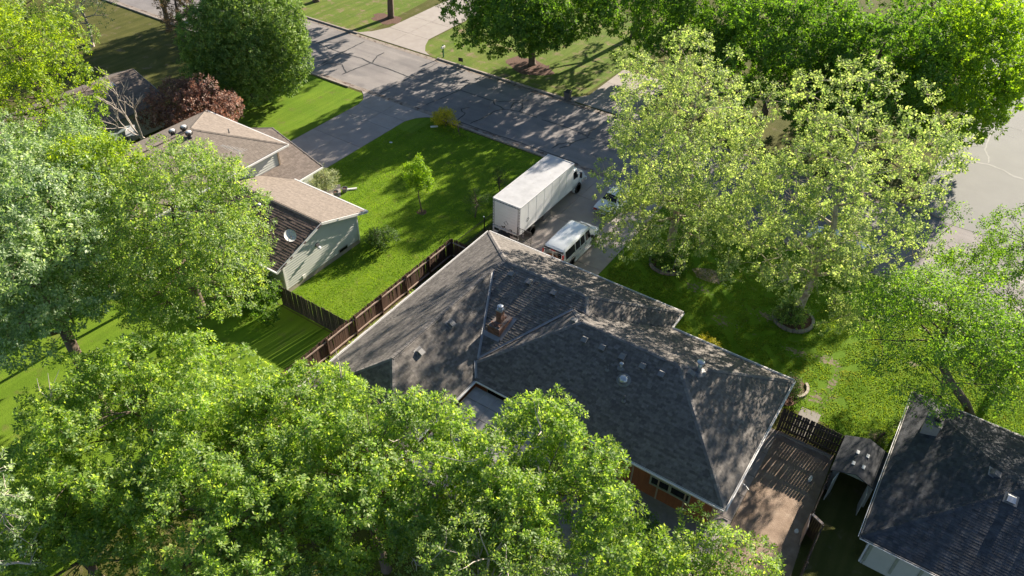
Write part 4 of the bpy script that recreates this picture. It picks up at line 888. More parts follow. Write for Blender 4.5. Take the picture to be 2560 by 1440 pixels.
mailbox('white mailbox by the kerb beside the big round tree', -62.0, 53.2)
mailbox('black mailbox rising out of the golden shrub', -42.7, 53.25, 'black', 'black')
t = thing('wheelie_bin', 'black wheeled rubbish bin standing at the far kerb', 'bin', (-35.8, 64.75, 0))
b = MB(); v = []
for z, a, c_ in ((.06, .22, .24), (.95, .29, .33)): v += [(-a, -c_, z), (a, -c_, z), (a, c_, z), (-a, c_, z)]
b.add([(x - 35.8, y + 64.75, z + .06) for x, y, z in v], [(3, 2, 1, 0), (4, 5, 6, 7)] + [(i, (i + 1) % 4, 4 + (i + 1) % 4, 4 + i) for i in range(4)]); b.build('body', 'greypl', t)
MB().box((-35.8, 64.75, 1.0), (.66, .74, .06)).build('rim', 'greypl', t)
MB().add([(x - 35.8, y + 64.75, z) for x, y, z in ((-.32, -.37, 1.03), (.32, -.37, 1.03), (.32, .36, 1.08), (-.32, .36, 1.08), (-.22, -.25, 1.12), (.22, -.25, 1.12), (.22, .25, 1.16), (-.22, .25, 1.16))], [(4, 5, 6, 7), (0, 1, 5, 4), (1, 2, 6, 5), (2, 3, 7, 6), (3, 0, 4, 7)]).build('lid', 'black', t)
MB().tube([(-36.05, 65.16, 1.0), (-35.55, 65.16, 1.0)], .02, 6).build('handle', 'black', t)
for s in (-1, 1): MB().lathe((-35.8 + s * .28, 65.02, .14), [(.13, -.03), (.14, 0), (.13, .03)], 14, Matrix.Rotation(R(90), 3, 'Y')).build('wheel', 'rubber', t)
t = thing('yard_sign', 'small dark yard sign on the far lawn by the kerb', 'sign', (-50.0, 65.3, 0))
MB().box((-50.0, 65.3, .55), (.55, .03, .42), R(10)).build('panel', 'black', t)
for s in (-1, 1): MB().box((-50 + s * .22, 65.3 + s * .04, .2), (.02, .02, .4)).build('leg', 'greypl', t)
for i, (x, y, lb) in enumerate(((-42.68, 37.9, 'round black planter pot on the walk, nearer the house'), (-42.45, 38.75, 'round black planter pot at the outer edge of the front walk'))):
    t = thing('planter_pot', lb, 'pot', (x, y, 0)); MB().lathe((x, y, .04), [(.17, 0), (.24, .32), (.27, .34), (.27, .38), (.22, .38), (.2, .3)], 16).build('pot', 'greypl', t); MB().lathe((x, y, .34), [(.2, 0), (.1, .02)], 12).build('soil', 'mulch', t)
tag(MB().prism([(-42.75, 38.95), (-42.0, 39.75), (-41.9, 39.65), (-42.6, 38.85)], .0, .12).build('edging_block', 'gutter'), 'pale edging block at the end of the front walk', 'block')
tag(MB().prism([(-43.8, 52.1), (-43.3, 52.6), (-43.1, 52.45), (-43.6, 51.9)], 0, .06).build('utility_cover', 'gutter'), 'small pale utility cover beside the golden shrub', 'cover')
tag(MB().prism([(-45.0, 47.5), (-44.75, 47.6), (-44.65, 47.45), (-44.9, 47.35)], 0, .04).build('lawn_cover', 'gutter'), 'tiny white cover set in the lawn by the neighbour driveway', 'cover')
# ring planters of edging stones
def ring(label, cx, cy, r, n=22):
    t = thing('planter_ring', label, 'planter', (cx, cy, 0))
    src = None
    for i in range(n):
        a = 2 * math.pi * i / n
        if src is None: src = MB().box((0, 0, .11), (.2, 2 * math.pi * r / n - .02, .22)).build('edging_stone', 'stone', t); o = src; 
        else: o = src.copy(); COL.objects.link(o)
        o.location = (cx + r * math.cos(a), cy + r * math.sin(a), random.uniform(-.02, .01)); o.rotation_euler = (0, 0, a + random.uniform(-.05, .05))
    MB().sheet([(cx + (r - .05) * math.cos(2 * math.pi * i / 24), cy + (r - .05) * math.sin(2 * math.pi * i / 24)) for i in range(24)], .12).build('mulch', 'mulch', t, kind='stuff')
ring('stone ring planter round the foot of the right pale-leaved tree', -5.45, 45.1, 1.35); ring('stone ring planter round the foot of the left pale-leaved tree', -15.5, 45.7, 1.3)
t = thing('planter_edging', 'curved brick edging of the mulch bed at the house corner', 'edging', (-2.6, 38.7, 0))
for i in range(5):
    a = R(-52 + i * 22); MB().box((-3.35 + .92 * math.cos(a), 38.75 + .95 * math.sin(a), .07), (.17, .34, .16), a).build('edging_block', 'found', t)
struct('mulch_bed', MB().sheet(blob(-3.4, 38.3, .9, 1.5, 16, .08), .03), 'mulch')
struct('mulch_bed', MB().sheet([(-14, 36.4), (-4.2, 36.4), (-4.4, 37.7), (-9, 38.4), (-11.1, 38.6)], .028), 'mulch')
tag(MB().prism(blob(-.17, 32.2, .1, .28, 8, .2, .6), .01, .1).build('scrap_board', 'gutter'), 'pale scrap lying on the shaded dirt beside the shed', 'scrap')
tag(MB().prism(blob(.27, 28.4, .12, .14, 7, .2), .01, .08).build('stone_scrap', 'gutter'), 'small pale stone on the dirt near the open gate', 'stone')
tag(MB().tube([(-3.3, 28.9, 1.0), (-3.0, 28.95, .9), (-2.75, 28.8, .85)], .03, 6).build('hose_bib', 'vent_white'), 'white pipe end sticking out below the right eave', 'pipe')

# ------------------------------------------------------------------ foliage
def crown_pts(rng, lobes, shoots, inner=.18, upb=.35):
    P = []; D = []
    for (cx, cy, cz, r, ox, oy, oz) in lobes:
        n = max(3, int(shoots * (r ** 2) * rng.uniform(.85, 1.15)))
        d = rng.normal(size=(n * 3, 3)); d /= np.linalg.norm(d, axis=1)[:, None]
        bias = d @ np.array([ox, oy, oz + upb]); keep = bias > rng.uniform(-.85, .55, n * 3)
        d = d[keep][:n]; k = len(d)
        rr = r * rng.uniform(.78, 1.06, k); ins = rng.random(k) < inner; rr[ins] *= rng.uniform(.3, .85, ins.sum())
        P.append(np.array([cx, cy, cz]) + d * rr[:, None] * np.array([1, 1, .85])); D.append(d)
    return np.concatenate(P), np.concatenate(D)
def leaf_mesh(name, P, D, mat, rng, k=12, L=.16, W=.55, spread=.16, stem=.28, droop=.35, up=.5, parent=None, fold=.12, kind=None):
    n = len(P); s = D + np.array([0, 0, up]); s /= np.linalg.norm(s, axis=1)[:, None]
    ref = np.where(np.abs(s[:, 2:3]) > .9, np.array([[1., 0, 0]]), np.array([[0, 0, 1.]]))
    a = np.cross(s, ref); a /= np.linalg.norm(a, axis=1)[:, None]; b = np.cross(s, a)
    i = np.arange(k)[None, :]; ang = i * 2.39996 + rng.uniform(0, 6.28, (n, 1)) + rng.normal(0, .25, (n, k)); t = (i + .5) / k + rng.normal(0, .05, (n, k))
    pol = np.radians(95 - 60 * t + rng.normal(0, 14, (n, k)))
    side = a[:, None] * np.cos(ang)[..., None] + b[:, None] * np.sin(ang)[..., None]
    l = s[:, None] * np.cos(pol)[..., None] + side * np.sin(pol)[..., None]; l[..., 2] -= droop * rng.uniform(.2, 1.4, (n, k)); l /= np.linalg.norm(l, axis=2)[..., None]
    base = P[:, None] + s[:, None] * (stem * (t - .5))[..., None] + side * (spread * rng.uniform(.1, .6, (n, k)))[..., None]
    q = np.cross(l, s[:, None]) + rng.normal(0, .35, (n, k, 3)); q -= (q * l).sum(2)[..., None] * l; q /= np.linalg.norm(q, axis=2)[..., None]
    nn = np.cross(q, l); sz = L * rng.uniform(.65, 1.25, (n, k, 1)); hw = sz * W * .5
    v = np.stack([base, base + l * sz * .45 + q * hw + nn * sz * fold, base + l * sz, base + l * sz * .45 - q * hw + nn * sz * fold], axis=2).reshape(-1, 3)
    m = n * k; me = bpy.data.meshes.new(name); me.vertices.add(m * 4); me.vertices.foreach_set('co', v.astype(np.float32).ravel())
    me.loops.add(m * 4); me.loops.foreach_set('vertex_index', np.arange(m * 4, dtype=np.int32)); me.polygons.add(m); me.polygons.foreach_set('loop_start', np.arange(0, m * 4, 4, dtype=np.int32)); me.polygons.foreach_set('loop_total', np.full(m, 4, dtype=np.int32))
    me.update(); me.materials.append(M[mat]); LEAVES[0] += m
    return link(name, me, parent, kind)
LEAVES = [0]; DENS = 1.45
def limb(mb, rnd, a, b, r0, r1, sag=.0, n=6, wob=.12, sides=6):
    a = Vector(a); b = Vector(b); L = (b - a).length; pts = []
    for i in range(n + 1):
        t = i / n; p = a.lerp(b, t); j = L * wob * math.sin(math.pi * t)
        pts.append(p + Vector((rnd.uniform(-1, 1) * j * .5, rnd.uniform(-1, 1) * j * .5, j * sag)))
    mb.tube(pts, [r0 + (r1 - r0) * (i / n) for i in range(n + 1)], sides); return pts
def tree(name, label, base, cen, rad, leaf, seed, skirt=None, n_lobes=60, lobe_r=1.25, shoots=22, k=12, L=.17, W=.55, bark='bark', trunk_r=.3, group=None, cat='tree', zmin=-.55, inner=.18, twigs=0, lean=None, droop=.35, upb=.35, spread=.16, shell=(.55, .95), drop=0, extra=None, pillow=1, cut=None, stem=.28, up=.5):
    rng = np.random.default_rng(seed); rnd = random.Random(seed)
    root = thing(name, label, cat, (base[0], base[1], 0), group); c = Vector(cen); lobes = []
    tries = 0
    while len(lobes) < n_lobes and tries < n_lobes * 40:
        tries += 1
        d = Vector(rng.normal(size=3)); d.normalize()
        if d.z < zmin: continue
        f = rng.uniform(*shell) if rng.random() < .8 else rng.uniform(.1, shell[0])
        hx = math.hypot(d.x, d.y) + 1e-6; pe = hx ** pillow / hx; dz = math.copysign(abs(d.z) ** pillow, d.z)
        wav = 1 + .20 * math.sin(2.3 * math.atan2(d.y, d.x) + seed) + .13 * math.sin(5.1 * math.atan2(d.y, d.x) + 2 * seed)
        p = c + Vector((d.x * pe * rad[0] * f * wav, d.y * pe * rad[1] * f * wav, dz * rad[2] * f)); p.z += rng.uniform(-.45, .45) * lobe_r; r = lobe_r * rng.uniform(.6, 1.35)
        if cut and cut(p, r): continue
        if any((p - Vector(q[:3])).length < .55 * (r + q[3]) * .75 for q in lobes): continue
        o = Vector((d.x / rad[0], d.y / rad[1], d.z / rad[2])).normalized()
        lobes.append((p.x, p.y, p.z, r, o.x, o.y, o.z))
    if skirt:
        sx, sy_, sz, ax, ay, az, sn = skirt
        for _ in range(sn):
            a = rng.uniform(0, 6.283); q = math.sqrt(rng.uniform(.12, 1)); lobes.append((sx + ax * q * math.cos(a), sy_ + ay * q * math.sin(a), sz + az * rng.uniform(-1, 1) + (1 - q) * 1.5, lobe_r * rng.uniform(.55, 1.05), math.cos(a) * .7, math.sin(a) * .7, .3))
    if extra: lobes += extra
    # trunk and limbs: every lobe is reached from the nearest lower point of the skeleton
    mb = MB(); fork = Vector(lean[-1]) if lean else Vector((base[0] + rng.normal(0, .2), base[1] + rng.normal(0, .2), max(1.2, c.z - rad[2] * .75)))
    path = [Vector((base[0], base[1], -.05))] + ([Vector(p) for p in lean] if lean else [Vector((base[0], base[1], .4)).lerp(fork, .5), fork])
    mb.tube([path[0]] + [path[0].lerp(path[1], .12)] + path[1:], [trunk_r * 1.35, trunk_r * 1.05] + [trunk_r * (1 - .3 * (i + 1) / len(path)) for i in range(len(path) - 1)], 9)
    topc = Vector((c.x, c.y, c.z + rad[2] * .45)); skel = [(fork, trunk_r * .7)]
    for i, p in enumerate(limb(mb, rnd, fork, topc, trunk_r * .7, trunk_r * .2, n=7, wob=.06)[1:]): skel.append((p, trunk_r * (.7 - .5 * (i + 1) / 7)))
    for q in sorted(lobes, key=lambda q: (Vector(q[:3]) - fork).length):
        e = Vector(q[:3]); best = min(skel, key=lambda s: (s[0] - e).length + (2.5 * max(0, s[0].z - e.z + .3)) + (0 if s[1] > .03 else 1.5))
        r0 = max(.02, min(best[1] * .72, trunk_r * .45)); pts = limb(mb, rnd, best[0], e, r0, r0 * .35, sag=.25, n=4, wob=.10, sides=5)
        skel += [(p, r0 * (1 - .6 * (i + 1) / 4)) for i, p in enumerate(pts[1:])]
    P, D = crown_pts(rng, lobes, shoots * DENS, inner, upb)
    if twigs:
        idx = rng.choice(len(P), min(twigs, len(P)), replace=False); cs = np.array([q[:3] for q in lobes])
        for j in idx:
            e = cs[np.argmin(((cs - P[j]) ** 2).sum(1))]; mb.tube([e, Vector(e).lerp(Vector(P[j]), .5) + Vector(rng.normal(0, .06, 3)), P[j] + D[j] * .1], [.022, .015, .006], 3, False)
    mb.build('trunk', bark, root, True)
    leaf_mesh('crown', P, D, leaf, rng, k=k, L=L, W=W, parent=root, droop=droop, spread=spread, stem=stem, up=up)
    return root
def dead_twigs(root, seed, pts):
    rnd = random.Random(seed); mb = MB()
    for p in pts:
        for _ in range(3):
            d = Vector((rnd.uniform(-1, 1), rnd.uniform(-1, 1), rnd.uniform(.2, 1))).normalized(); q = Vector(p) + d * .7; mb.tube([p, q, q + (d + Vector((rnd.uniform(-.5, .5), rnd.uniform(-.5, .5), .3))) * .6], [.03, .02, .008], 4, False)
    mb.build('dead_twigs', 'bark_dead', root, kind='stuff')
# foreground maples
gm = 'leafy maples along the near side of the house'
fm = dict(pillow=.62, leaf='leaf_maple', lobe_r=.76, shoots=23, k=17, L=.18, W=.5, stem=.2, trunk_r=.24, inner=.12, upb=.5, twigs=60, shell=(.6, .98))
tree('maple_tree', 'large bright green maple filling the lower left, widest of the near trees', (-29.2, 11.6), (-28.6, 10.6, 6.2), (6.2, 5.6, 3.0), seed=11, n_lobes=215, zmin=-.6, group=gm, **fm)
tree('maple_tree', 'bright maple clump covering the lower left corner of the grey roof', (-24.2, 15.3), (-23.0, 16.0, 5.6), (3.2, 2.7, 2.5), seed=12, n_lobes=78, group=gm, **fm)
tree('maple_tree', 'bright maple in front of the patio, left of the roof-overlapping pair', (-16.4, 14.2), (-16.8, 15.0, 6.6), (4.6, 4.6, 3.2), seed=13, n_lobes=160, zmin=-.6, group=gm, **fm)
tree('maple_tree', 'bright maple rising over the dark rear roof slope, right of the patio', (-10.6, 18.6), (-9.8, 18.3, 6.8), (3.7, 4.2, 3.3), seed=14, n_lobes=140, zmin=-.6, group=gm, **fm)
tree('maple_tree', 'bright maple at the bottom edge, left of the pale bottom tree', (-20.8, 8.6), (-20.0, 9.6, 5.8), (4.8, 4.6, 3.0), seed=15, n_lobes=140, zmin=-.5, group=gm, **fm)
tree('maple_tree', 'low dim maple in the shade at the lower left corner', (-27.8, 5.6), (-27.6, 5.4, 4.0), (4.0, 3.0, 2.6), seed=16, n_lobes=60, zmin=-.4, group=gm, **fm)
for o_, sd, ps_ in [(o, i, None) for i, o in enumerate([q for q in bpy.data.objects if q.get('group') == gm])]:
    rnd_ = random.Random(sd + 50); cr_ = [c for c in o_.children if c.name.startswith('crown')][0]; n_ = len(cr_.data.vertices)
    dead_twigs(o_, sd, [tuple(cr_.data.vertices[rnd_.randrange(n_)].co) for _ in range(2)])
pm = dict(fm); pm.update(leaf='leaf_maple_b', lobe_r=.85, shoots=26, k=11, L=.15, W=.5, bark='bark_dead', twigs=160, upb=.3)
tree('tree', 'paler fine-leaved tree with bare grey twigs at the bottom middle', (-9.8, 13.4), (-9.7, 13.8, 6.8), (4.2, 2.6, 2.8), seed=17, n_lobes=66, **pm)
tree('tree', 'light green tree at the bottom right below the house corner', (-2.7, 19.0), (-2.6, 18.9, 4.0), (3.3, 2.9, 3.0), seed=18, n_lobes=80, **dict(pm, leaf='leaf_maple', bark='bark', twigs=40, shoots=30, L=.16))
tree('tree', 'thin pale tree with bare twigs at the bottom left corner', (-28.5, 2.4), (-27.9, 2.6, 7.6), (2.0, 2.2, 3.0), seed=19, n_lobes=20, **dict(pm, shoots=17, leaf='leaf_silver', twigs=120))
# left mass
sm = dict(pillow=.75, leaf='leaf_silver', zmin=-.8, lobe_r=1.1, shoots=17, k=13, L=.21, W=.5, trunk_r=.38, inner=.12, upb=.45, twigs=60, shell=(.6, .98))
tree('silver_maple', 'large whitish-green maple on the left edge, tallest of that clump', (-48.5, 20.2), (-45.9, 16.8, 9.0), (5.6, 5.8, 5.0), seed=21, lean=[(-47.4, 19.6, 3), (-45.8, 18.6, 5.6)], n_lobes=150, **sm)
tree('silver_maple', 'whitish-green maple at the left edge above the open lawn', (-37.0, 12.2), (-39.9, 13.1, 10.0), (5.0, 4.5, 4.8), seed=22, lean=[(-37.6, 12.4, 3), (-38.8, 12.8, 5.8)], n_lobes=130, **sm)
tree('maple_tree', 'light green maple reaching over the tan neighbour roof', (-39.6, 21.6), (-35.6, 19.6, 9.6), (5.1, 4.3, 4.8), seed=23, lean=[(-38.8, 21.0, 3), (-37, 20.2, 5.6)], n_lobes=140, **dict(sm, leaf='leaf_maple_b', L=.17, twigs=160))
tree('yellow_tree', 'yellow-green treetop between the silver maple and the tan roof', (-44.0, 21.4), (-42.2, 19.3, 10.4), (2.2, 2.2, 3.2), seed=24, lean=[(-43.6, 21.0, 3), (-42.8, 20, 6.5)], n_lobes=34, **dict(sm, leaf='leaf_yellow', trunk_r=.15))
tree('yellow_tree', 'bright yellow-green tree on the upper left edge', (-63.4, 26.6), (-63.0, 26.3, 9.6), (4.6, 4.7, 5.0), seed=25, n_lobes=72, **dict(sm, leaf='leaf_yellow', shoots=14, L=.24, k=10))
tree('leafy_tree', 'deep green tree beside the brown far roof', (-59.6, 28.2), (-58.6, 26.0, 4.4), (3.0, 3.4, 3.2), seed=26, n_lobes=44, **dict(sm, leaf='leaf_bright', shoots=14, L=.2, k=9))
tree('leafy_tree', 'loose green tree in the top left corner', (-84.5, 37.0), (-84.0, 37.4, 6.4), (6.4, 5.6, 5.4), seed=27, n_lobes=60, **dict(sm, leaf='leaf_maple_b', shoots=9, L=.28, k=9, twigs=80, trunk_r=.3))
tree('leafy_tree', 'grey twiggy tree near the top left street', (-86.5, 44.2), (-86.2, 44.4, 5.0), (3.2, 3.0, 4.2), seed=28, n_lobes=22, **dict(sm, leaf='leaf_silver', shoots=7, L=.2, k=7, twigs=220, bark='bark_dead', trunk_r=.22))
# round maple and neighbours
tree('round_maple', 'dense dark green egg-shaped maple on the neighbour front lawn', (-60.8, 46.6), (-61.0, 46.0, 6.0), (5.0, 4.8, 6.1), seed=31, n_lobes=330, leaf='leaf_round', lobe_r=1.12, shoots=18, k=11, L=.21, W=.6, trunk_r=.3, inner=.05, shell=(.83, .9), zmin=-.85, upb=.3)
tree('purple_tree', 'purple-leaved tree behind the tan upper roof', (-58.8, 37.0), (-58.4, 37.0, 3.6), (3.7, 3.0, 2.3), seed=32, n_lobes=60, leaf='leaf_purple', lobe_r=1.0, shoots=18, k=11, L=.2, W=.6, trunk_r=.2, inner=.15, twigs=60)
tree('sapling', 'young slender maple alone on the middle lawn', (-35.2, 40.2), (-35.2, 40.2, 3.1), (.85, .85, 1.9), seed=33, n_lobes=36, leaf='leaf_bright', lobe_r=.34, shoots=120, k=9, L=.13, W=.6, trunk_r=.055, inner=.2, spread=.08, extra=[(-35.2, 40.2, 4.9, .35, 0, 0, 1), (-35.2, 40.2, 5.25, .22, 0, 0, 1)])
struct('mulch_ring', MB().sheet(blob(-35.2, 40.2, .42, .42, 16, .1), .014), 'mulch')
# sycamores
sy = dict(leaf='leaf_syc', lobe_r=1.05, shoots=15, k=11, L=.155, W=.8, bark='bark_pale', trunk_r=.36, inner=.2, upb=.2, twigs=700, shell=(.42, .98), zmin=-.95, droop=.3, spread=.14)
tree('sycamore', 'pale airy sycamore over the van and driveway, left one of two', (-15.5, 45.7), (-15.7, 45.6, 10.3), (6.9, 6.4, 8.0), seed=41, n_lobes=140, skirt=(-15.6, 43.0, 5.4, 4.9, 4.2, 1.3, 44), group='two pale sycamores in the front yard', **sy)
tree('sycamore', 'pale airy sycamore with long trunk shadow, right one of two', (-5.45, 45.1), (-5.2, 44.9, 10.6), (8.0, 7.0, 8.2), seed=42, n_lobes=150, skirt=(-6.2, 44.4, 5.8, 6.4, 5.2, 1.3, 44), group='two pale sycamores in the front yard', **sy)
# right edge trees
rt = dict(leaf='leaf_right', lobe_r=.95, shoots=24, k=10, L=.14, W=.6, trunk_r=.27, inner=.25, upb=.1, twigs=120, droop=.55)
tree('leaning_tree', 'leaning dark-trunked tree reaching over the dark roof at right', (6.9, 42.3), (2.6, 37.6, 9.3), (5.4, 4.6, 2.7), seed=43, n_lobes=104, lean=[(5.8, 40.6, 2.6), (4.4, 38.9, 5.0), (3.6, 38.2, 6.4)], **rt)
tree('leafy_tree', 'green tree on the right edge by the pale pavement', (8.3, 51.0), (7.2, 49.0, 7.4), (5.8, 5.2, 4.6), seed=44, skirt=(5.6, 50.5, 5.4, 6.0, 3.8, 1.2, 30), n_lobes=115, **dict(rt, shell=(.6, .95)))
tree('leafy_tree', 'green tree at the right edge behind the dark roof', (10.6, 42.6), (10.4, 43.2, 6.0), (4.0, 4.0, 4.0), seed=45, n_lobes=56, **rt)
# across the street
ft = dict(leaf='leaf_dark', lobe_r=1.35, shoots=12, k=11, L=.29, W=.6, trunk_r=.4, inner=.15, upb=.2, twigs=20, zmin=-.85, droop=.5)
gf = 'big trees across the street'
tree('shade_tree', 'big dark tree across the street, left of the wheeled bin', (-43.6, 70.1), (-43.2, 68.6, 7.2), (7.4, 7.2, 6.0), seed=51, n_lobes=150, group=gf, **ft)
tree('shade_tree', 'big dark tree across the street, behind the left sycamore top', (-28.4, 74), (-28.4, 73.4, 8.4), (7.6, 6.8, 6.6), seed=52, n_lobes=100, group=gf, **ft)
tree('shade_tree', 'big dark tree across the street, between the two sycamore tops', (-17.4, 71.6), (-16.8, 70.6, 7.6), (7.0, 7.2, 6.8), seed=53, n_lobes=115, group=gf, **ft)
tree('shade_tree', 'big dark forked tree across the street, behind the right sycamore top', (-9.4, 71.4), (-8.8, 70.8, 7.8), (6.4, 6.8, 6.8), seed=54, n_lobes=95, group=gf, **ft)
tree('shade_tree', 'bright yellow-green tree at the top right, edge over the pale pavement', (-4.6, 77.2), (-2.6, 76.0, 8.4), (7.0, 7.4, 6.4), seed=55, n_lobes=125, group=gf, **dict(ft, leaf='leaf_bright'))
tree('shade_tree', 'tree on the far lawn left of the far driveway, trunk in sunlight', (-65.3, 71.2), (-64.6, 71.8, 9.0), (8.2, 6.0, 5.6), seed=56, n_lobes=110, group=gf, **dict(ft, zmin=-.75))
tree('shade_tree', 'tree on the far lawn near the top edge, only its trunk foot showing', (-76.6, 69.6), (-77, 70.8, 9.4), (6.0, 5.0, 5.0), seed=57, n_lobes=60, group=gf, **dict(ft, zmin=-.6))
tree('shade_tree', 'slim dark tree beside the upper street left of the round maple', (-83.6, 52.4), (-83.4, 52.6, 8.2), (4.0, 3.8, 4.4), seed=58, n_lobes=34, group=gf, **dict(ft, trunk_r=.3))
tree('shade_tree', 'reddish small tree just left of the round maple', (-78.5, 50.6), (-78.2, 50.6, 4.2), (2.6, 2.4, 3.0), seed=59, n_lobes=22, **dict(ft, leaf='leaf_reddish', L=.2, lobe_r=1.0))
tree('shade_tree', 'dark tree beyond the top edge behind the middle trees', (-22, 86), (-22, 86, 9), (8, 7, 7), seed=60, n_lobes=42, group=gf, **dict(ft, shoots=8))
tree('shade_tree', 'dark tree beyond the top right corner', (-8, 88), (-8, 88, 9), (7, 7, 7), seed=61, n_lobes=42, group=gf, **dict(ft, shoots=8))
tree('shade_tree', 'unseen tree beyond the top edge, shading the lawn under the tree left of the wheeled bin', (-38, 84), (-38, 84, 8.6), (6.4, 6, 6.2), seed=62, n_lobes=42, group=gf, **dict(ft, shoots=8))  # out of view, added for the streaky shade from trees further behind
# dead tree
def bare(mb, rnd, p, d, L, r, depth):
    q = p + d * L; mid = p.lerp(q, .5) + Vector([rnd.uniform(-.06, .06) * L for _ in range(3)]); mb.tube([p, mid, q], [r, r * .8, r * .6], 5, False)
    if depth == 0: return
    for _ in range(rnd.choice([2, 3]) if depth > 1 else 3):
        nd = (d + Vector((rnd.uniform(-.55, .55), rnd.uniform(-.55, .55), rnd.uniform(-.1, .35)))).normalized(); bare(mb, rnd, p.lerp(q, rnd.uniform(.55, 1)), nd, L * rnd.uniform(.62, .85), r * .64, depth - 1)
dt = thing('dead_tree', 'leafless grey tree in front of the brown far roof', 'tree', (-57.2, 31.2, 0)); mb = MB(); bare(mb, random.Random(8), Vector((-57.2, 31.2, 0)), Vector((-.06, .02, 1)).normalized(), 3.6, .15, 5); mb.build('trunk', 'bark_dead', dt); 
# shrubs
def shrub(name, label, c, rad, leaf, seed, n=14, lr=.4, shoots=90, L=.09, k=9, W=.6, cat='shrub', **kw):
    return tree(name, label, (c[0], c[1]), c, rad, leaf, seed, n_lobes=n, lobe_r=lr, shoots=shoots, k=k, L=L, W=W, trunk_r=.06, cat=cat, zmin=-.5, spread=.06, inner=.1, **kw)
shrub('golden_shrub', 'rounded golden-yellow shrub at the kerb by the neighbour driveway', (-42.6, 53.0, .75), (1.2, 1.0, .8), 'leaf_gold', 71, n=30, lr=.38, L=.10)
shrub('ground_shrub', 'low green shrubs beside the golden shrub along the kerb', (-40.4, 52.3, .2), (1.6, .6, .25), 'leaf_bright', 72, n=16, lr=.3, L=.08)
shrub('sage_shrub', 'silvery round shrub at the corner of the neighbour garage', (-44.2, 37.9, .8), (1.5, 1.3, .85), 'leaf_sage', 73, n=34, lr=.45, L=.10)
shrub('dark_shrub', 'dark shrub against the sunny corner of the grey siding wall', (-34.8, 34.5, .8), (.85, 1.1, .9), 'leaf_bush', 74, n=24, lr=.42, L=.10)
shrub('spruce_sapling', 'dark young evergreen beside the truck, nearer the street', (-31.4, 46.2, 1.3), (.8, .8, 1.5), 'leaf_spruce', 75, n=26, lr=.3, L=.08, W=.25)
shrub('spruce_sapling', 'dark young evergreen beside the truck, nearer the wooden fence', (-31.2, 42.2, 1.4), (.9, .9, 1.6), 'leaf_spruce', 76, n=26, lr=.32, L=.08, W=.25)
shrub('eave_shrub', 'yellowish shrub under the front eave of the right wing', (-8.9, 38.0, .8), (.9, .8, .9), 'leaf_gold', 77, n=20, lr=.35, L=.09)
shrub('eave_shrub', 'reddish-brown low shrub beside the front eave notch', (-10.8, 37.6, .5), (.8, .7, .5), 'leaf_reddish', 78, n=16, lr=.3, L=.09)
shrub('corner_shrub', 'dark reddish shrub at the front right corner of the grey roof', (-3.4, 38.0, .6), (.7, .8, .6), 'leaf_bush', 79, n=18, lr=.32, L=.09)
shrub('round_shrub', 'small clipped round shrub by the dark fence and dark roof', (2.2, 36.9, .5), (.6, .6, .55), 'leaf_bush', 80, n=26, lr=.25, L=.07)
shrub('round_shrub', 'dark round shrub tight against the dark-roofed house', (3.15, 38.5, .6), (.6, .7, .6), 'leaf_bush', 81, n=22, lr=.28, L=.08)
shrub('ring_shrub', 'leafy shrub inside the right stone ring planter', (-5.6, 44.6, .7), (1.1, 1.0, .8), 'leaf_maple_b', 82, n=24, lr=.4, L=.13)
shrub('ring_shrub', 'leafy shrub inside the left stone ring planter', (-15.4, 45.4, .7), (1.0, 1.0, .8), 'leaf_dark', 83, n=24, lr=.4, L=.13)
shrub('dark_shrub', 'dark bush in deep shade behind the left dark fence', (-37.3, 24.3, 1.1), (2.2, 1.4, 1.2), 'leaf_dark', 84, n=40, lr=.5, L=.13, shoots=60)
shrub('dark_shrub', 'dark bush below the rear windows of the right wing', (-6.6, 22.6, .9), (1.6, 1.3, .9), 'leaf_dark', 85, n=28, lr=.45, L=.13, shoots=60)
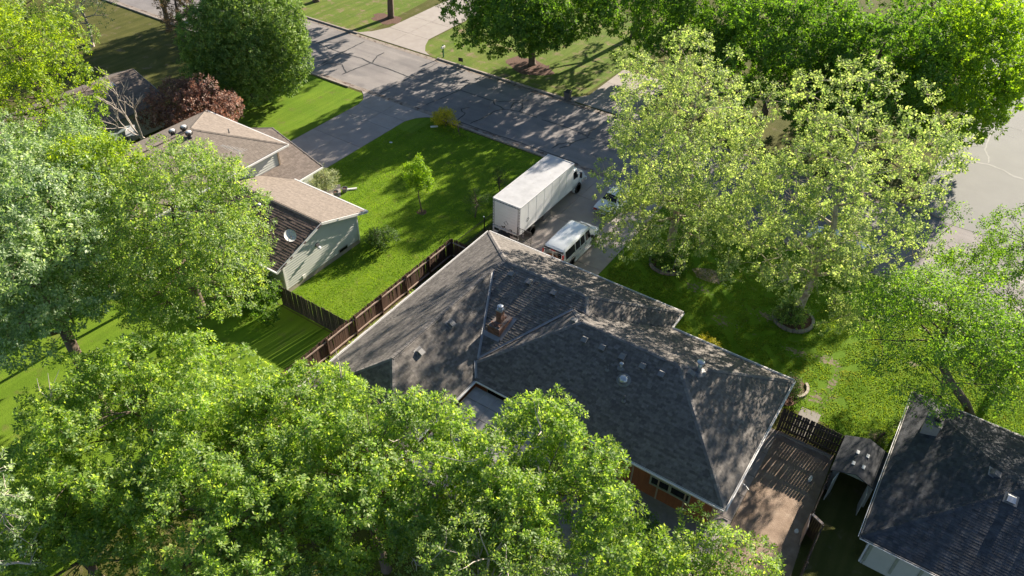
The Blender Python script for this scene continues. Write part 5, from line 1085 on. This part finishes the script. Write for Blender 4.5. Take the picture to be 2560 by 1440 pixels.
# weeds at the fence foot, grass blades on the near lawns
def blades(name, polys, dens, h, w, mat, seed, excl=None, kind='stuff'):
    rng = np.random.default_rng(seed); pts = []
    for (x0, x1, y0, y1) in polys:
        n = int((x1 - x0) * (y1 - y0) * dens); pts.append(np.stack([rng.uniform(x0, x1, n), rng.uniform(y0, y1, n)], 1))
    p = np.concatenate(pts)
    if excl is not None: p = p[~excl(p)]
    n = len(p); a = rng.uniform(0, 6.28, n); c, s = np.cos(a), np.sin(a); hh = h * rng.uniform(.6, 1.4, n); ww = w * rng.uniform(.7, 1.3, n)
    b = np.concatenate([p, np.full((n, 1), .004)], 1); t = b + np.stack([rng.normal(0, h * .6, n), rng.normal(0, h * .6, n), hh], 1); d = np.stack([c * ww / 2, s * ww / 2, 0 * a], 1)
    v = np.stack([b - d, b + d, t], 1).reshape(-1, 3); me = bpy.data.meshes.new(name)
    me.vertices.add(3 * n); me.vertices.foreach_set('co', v.astype(np.float32).ravel()); me.loops.add(3 * n); me.loops.foreach_set('vertex_index', np.arange(3 * n, dtype=np.int32)); me.polygons.add(n)
    me.polygons.foreach_set('loop_start', np.arange(0, 3 * n, 3, dtype=np.int32)); me.polygons.foreach_set('loop_total', np.full(n, 3, dtype=np.int32)); me.update(); me.materials.append(M[mat])
    o = link(name, me, None, kind); return o
tag(blades('grass', [(-46.3, -29.7, 35.2, 53.4), (-36.2, -29.7, 25.6, 35.2)], 250, .04, .06, 'blade', 91, excl=lambda p: ((p[:, 0] < -42) & (p[:, 1] < 40)) | ((p[:, 0] < -44.3) & (p[:, 1] > 50))), 'short vivid green grass of the neighbour lawn', 'grass')
def worn(p):
    x, y = p[:, 0], p[:, 1]; m = np.zeros(len(p), bool)
    rg = np.random.default_rng(5); u = rg.random(len(x))
    for (cx, cy, a, b) in PATCH: m |= (((x - cx) / a) ** 2 + ((y - cy) / b) ** 2 < 1.6 * u)
    for (cx, cy, a, b) in ((-5.45, 45.1, 1.4, 1.4), (-15.5, 45.7, 1.4, 1.4), (-3.4, 38.3, .9, 1.5)): m |= ((x - cx) / a) ** 2 + ((y - cy) / b) ** 2 < 1
    m |= (np.sin(x * 2.1 + 1.3 * np.sin(y * 1.7)) * np.sin(y * 1.9 + 1.1 * np.sin(x * 2.3)) > .62) & (x < .8)
    m |= (x < -3.9) & (y < 38.2); return m
tag(blades('grass', [(-18.9, 14, 36.6, 52), (-2.6, 3.0, 35.0, 36.6)], 190, .07, .065, 'blade_r', 92, excl=worn), 'patchy sunlit green grass of the right front yard', 'grass')
tag(blades('weeds', [(-29.25, -28.85, 20, 33)], 60, .3, .1, 'blade', 93, excl=lambda p: np.sin(p[:, 1] * 3) < .3), 'weeds growing at the foot of the wooden fence', 'weeds')
struct('concrete_strip', MB().prism([(-29.35, 18), (-28.5, 18), (-28.5, 33.5), (-29.35, 33.5)], 0, .02), 'concrete')
print('LEAVES', LEAVES[0], 'OBJECTS', len(bpy.data.objects))
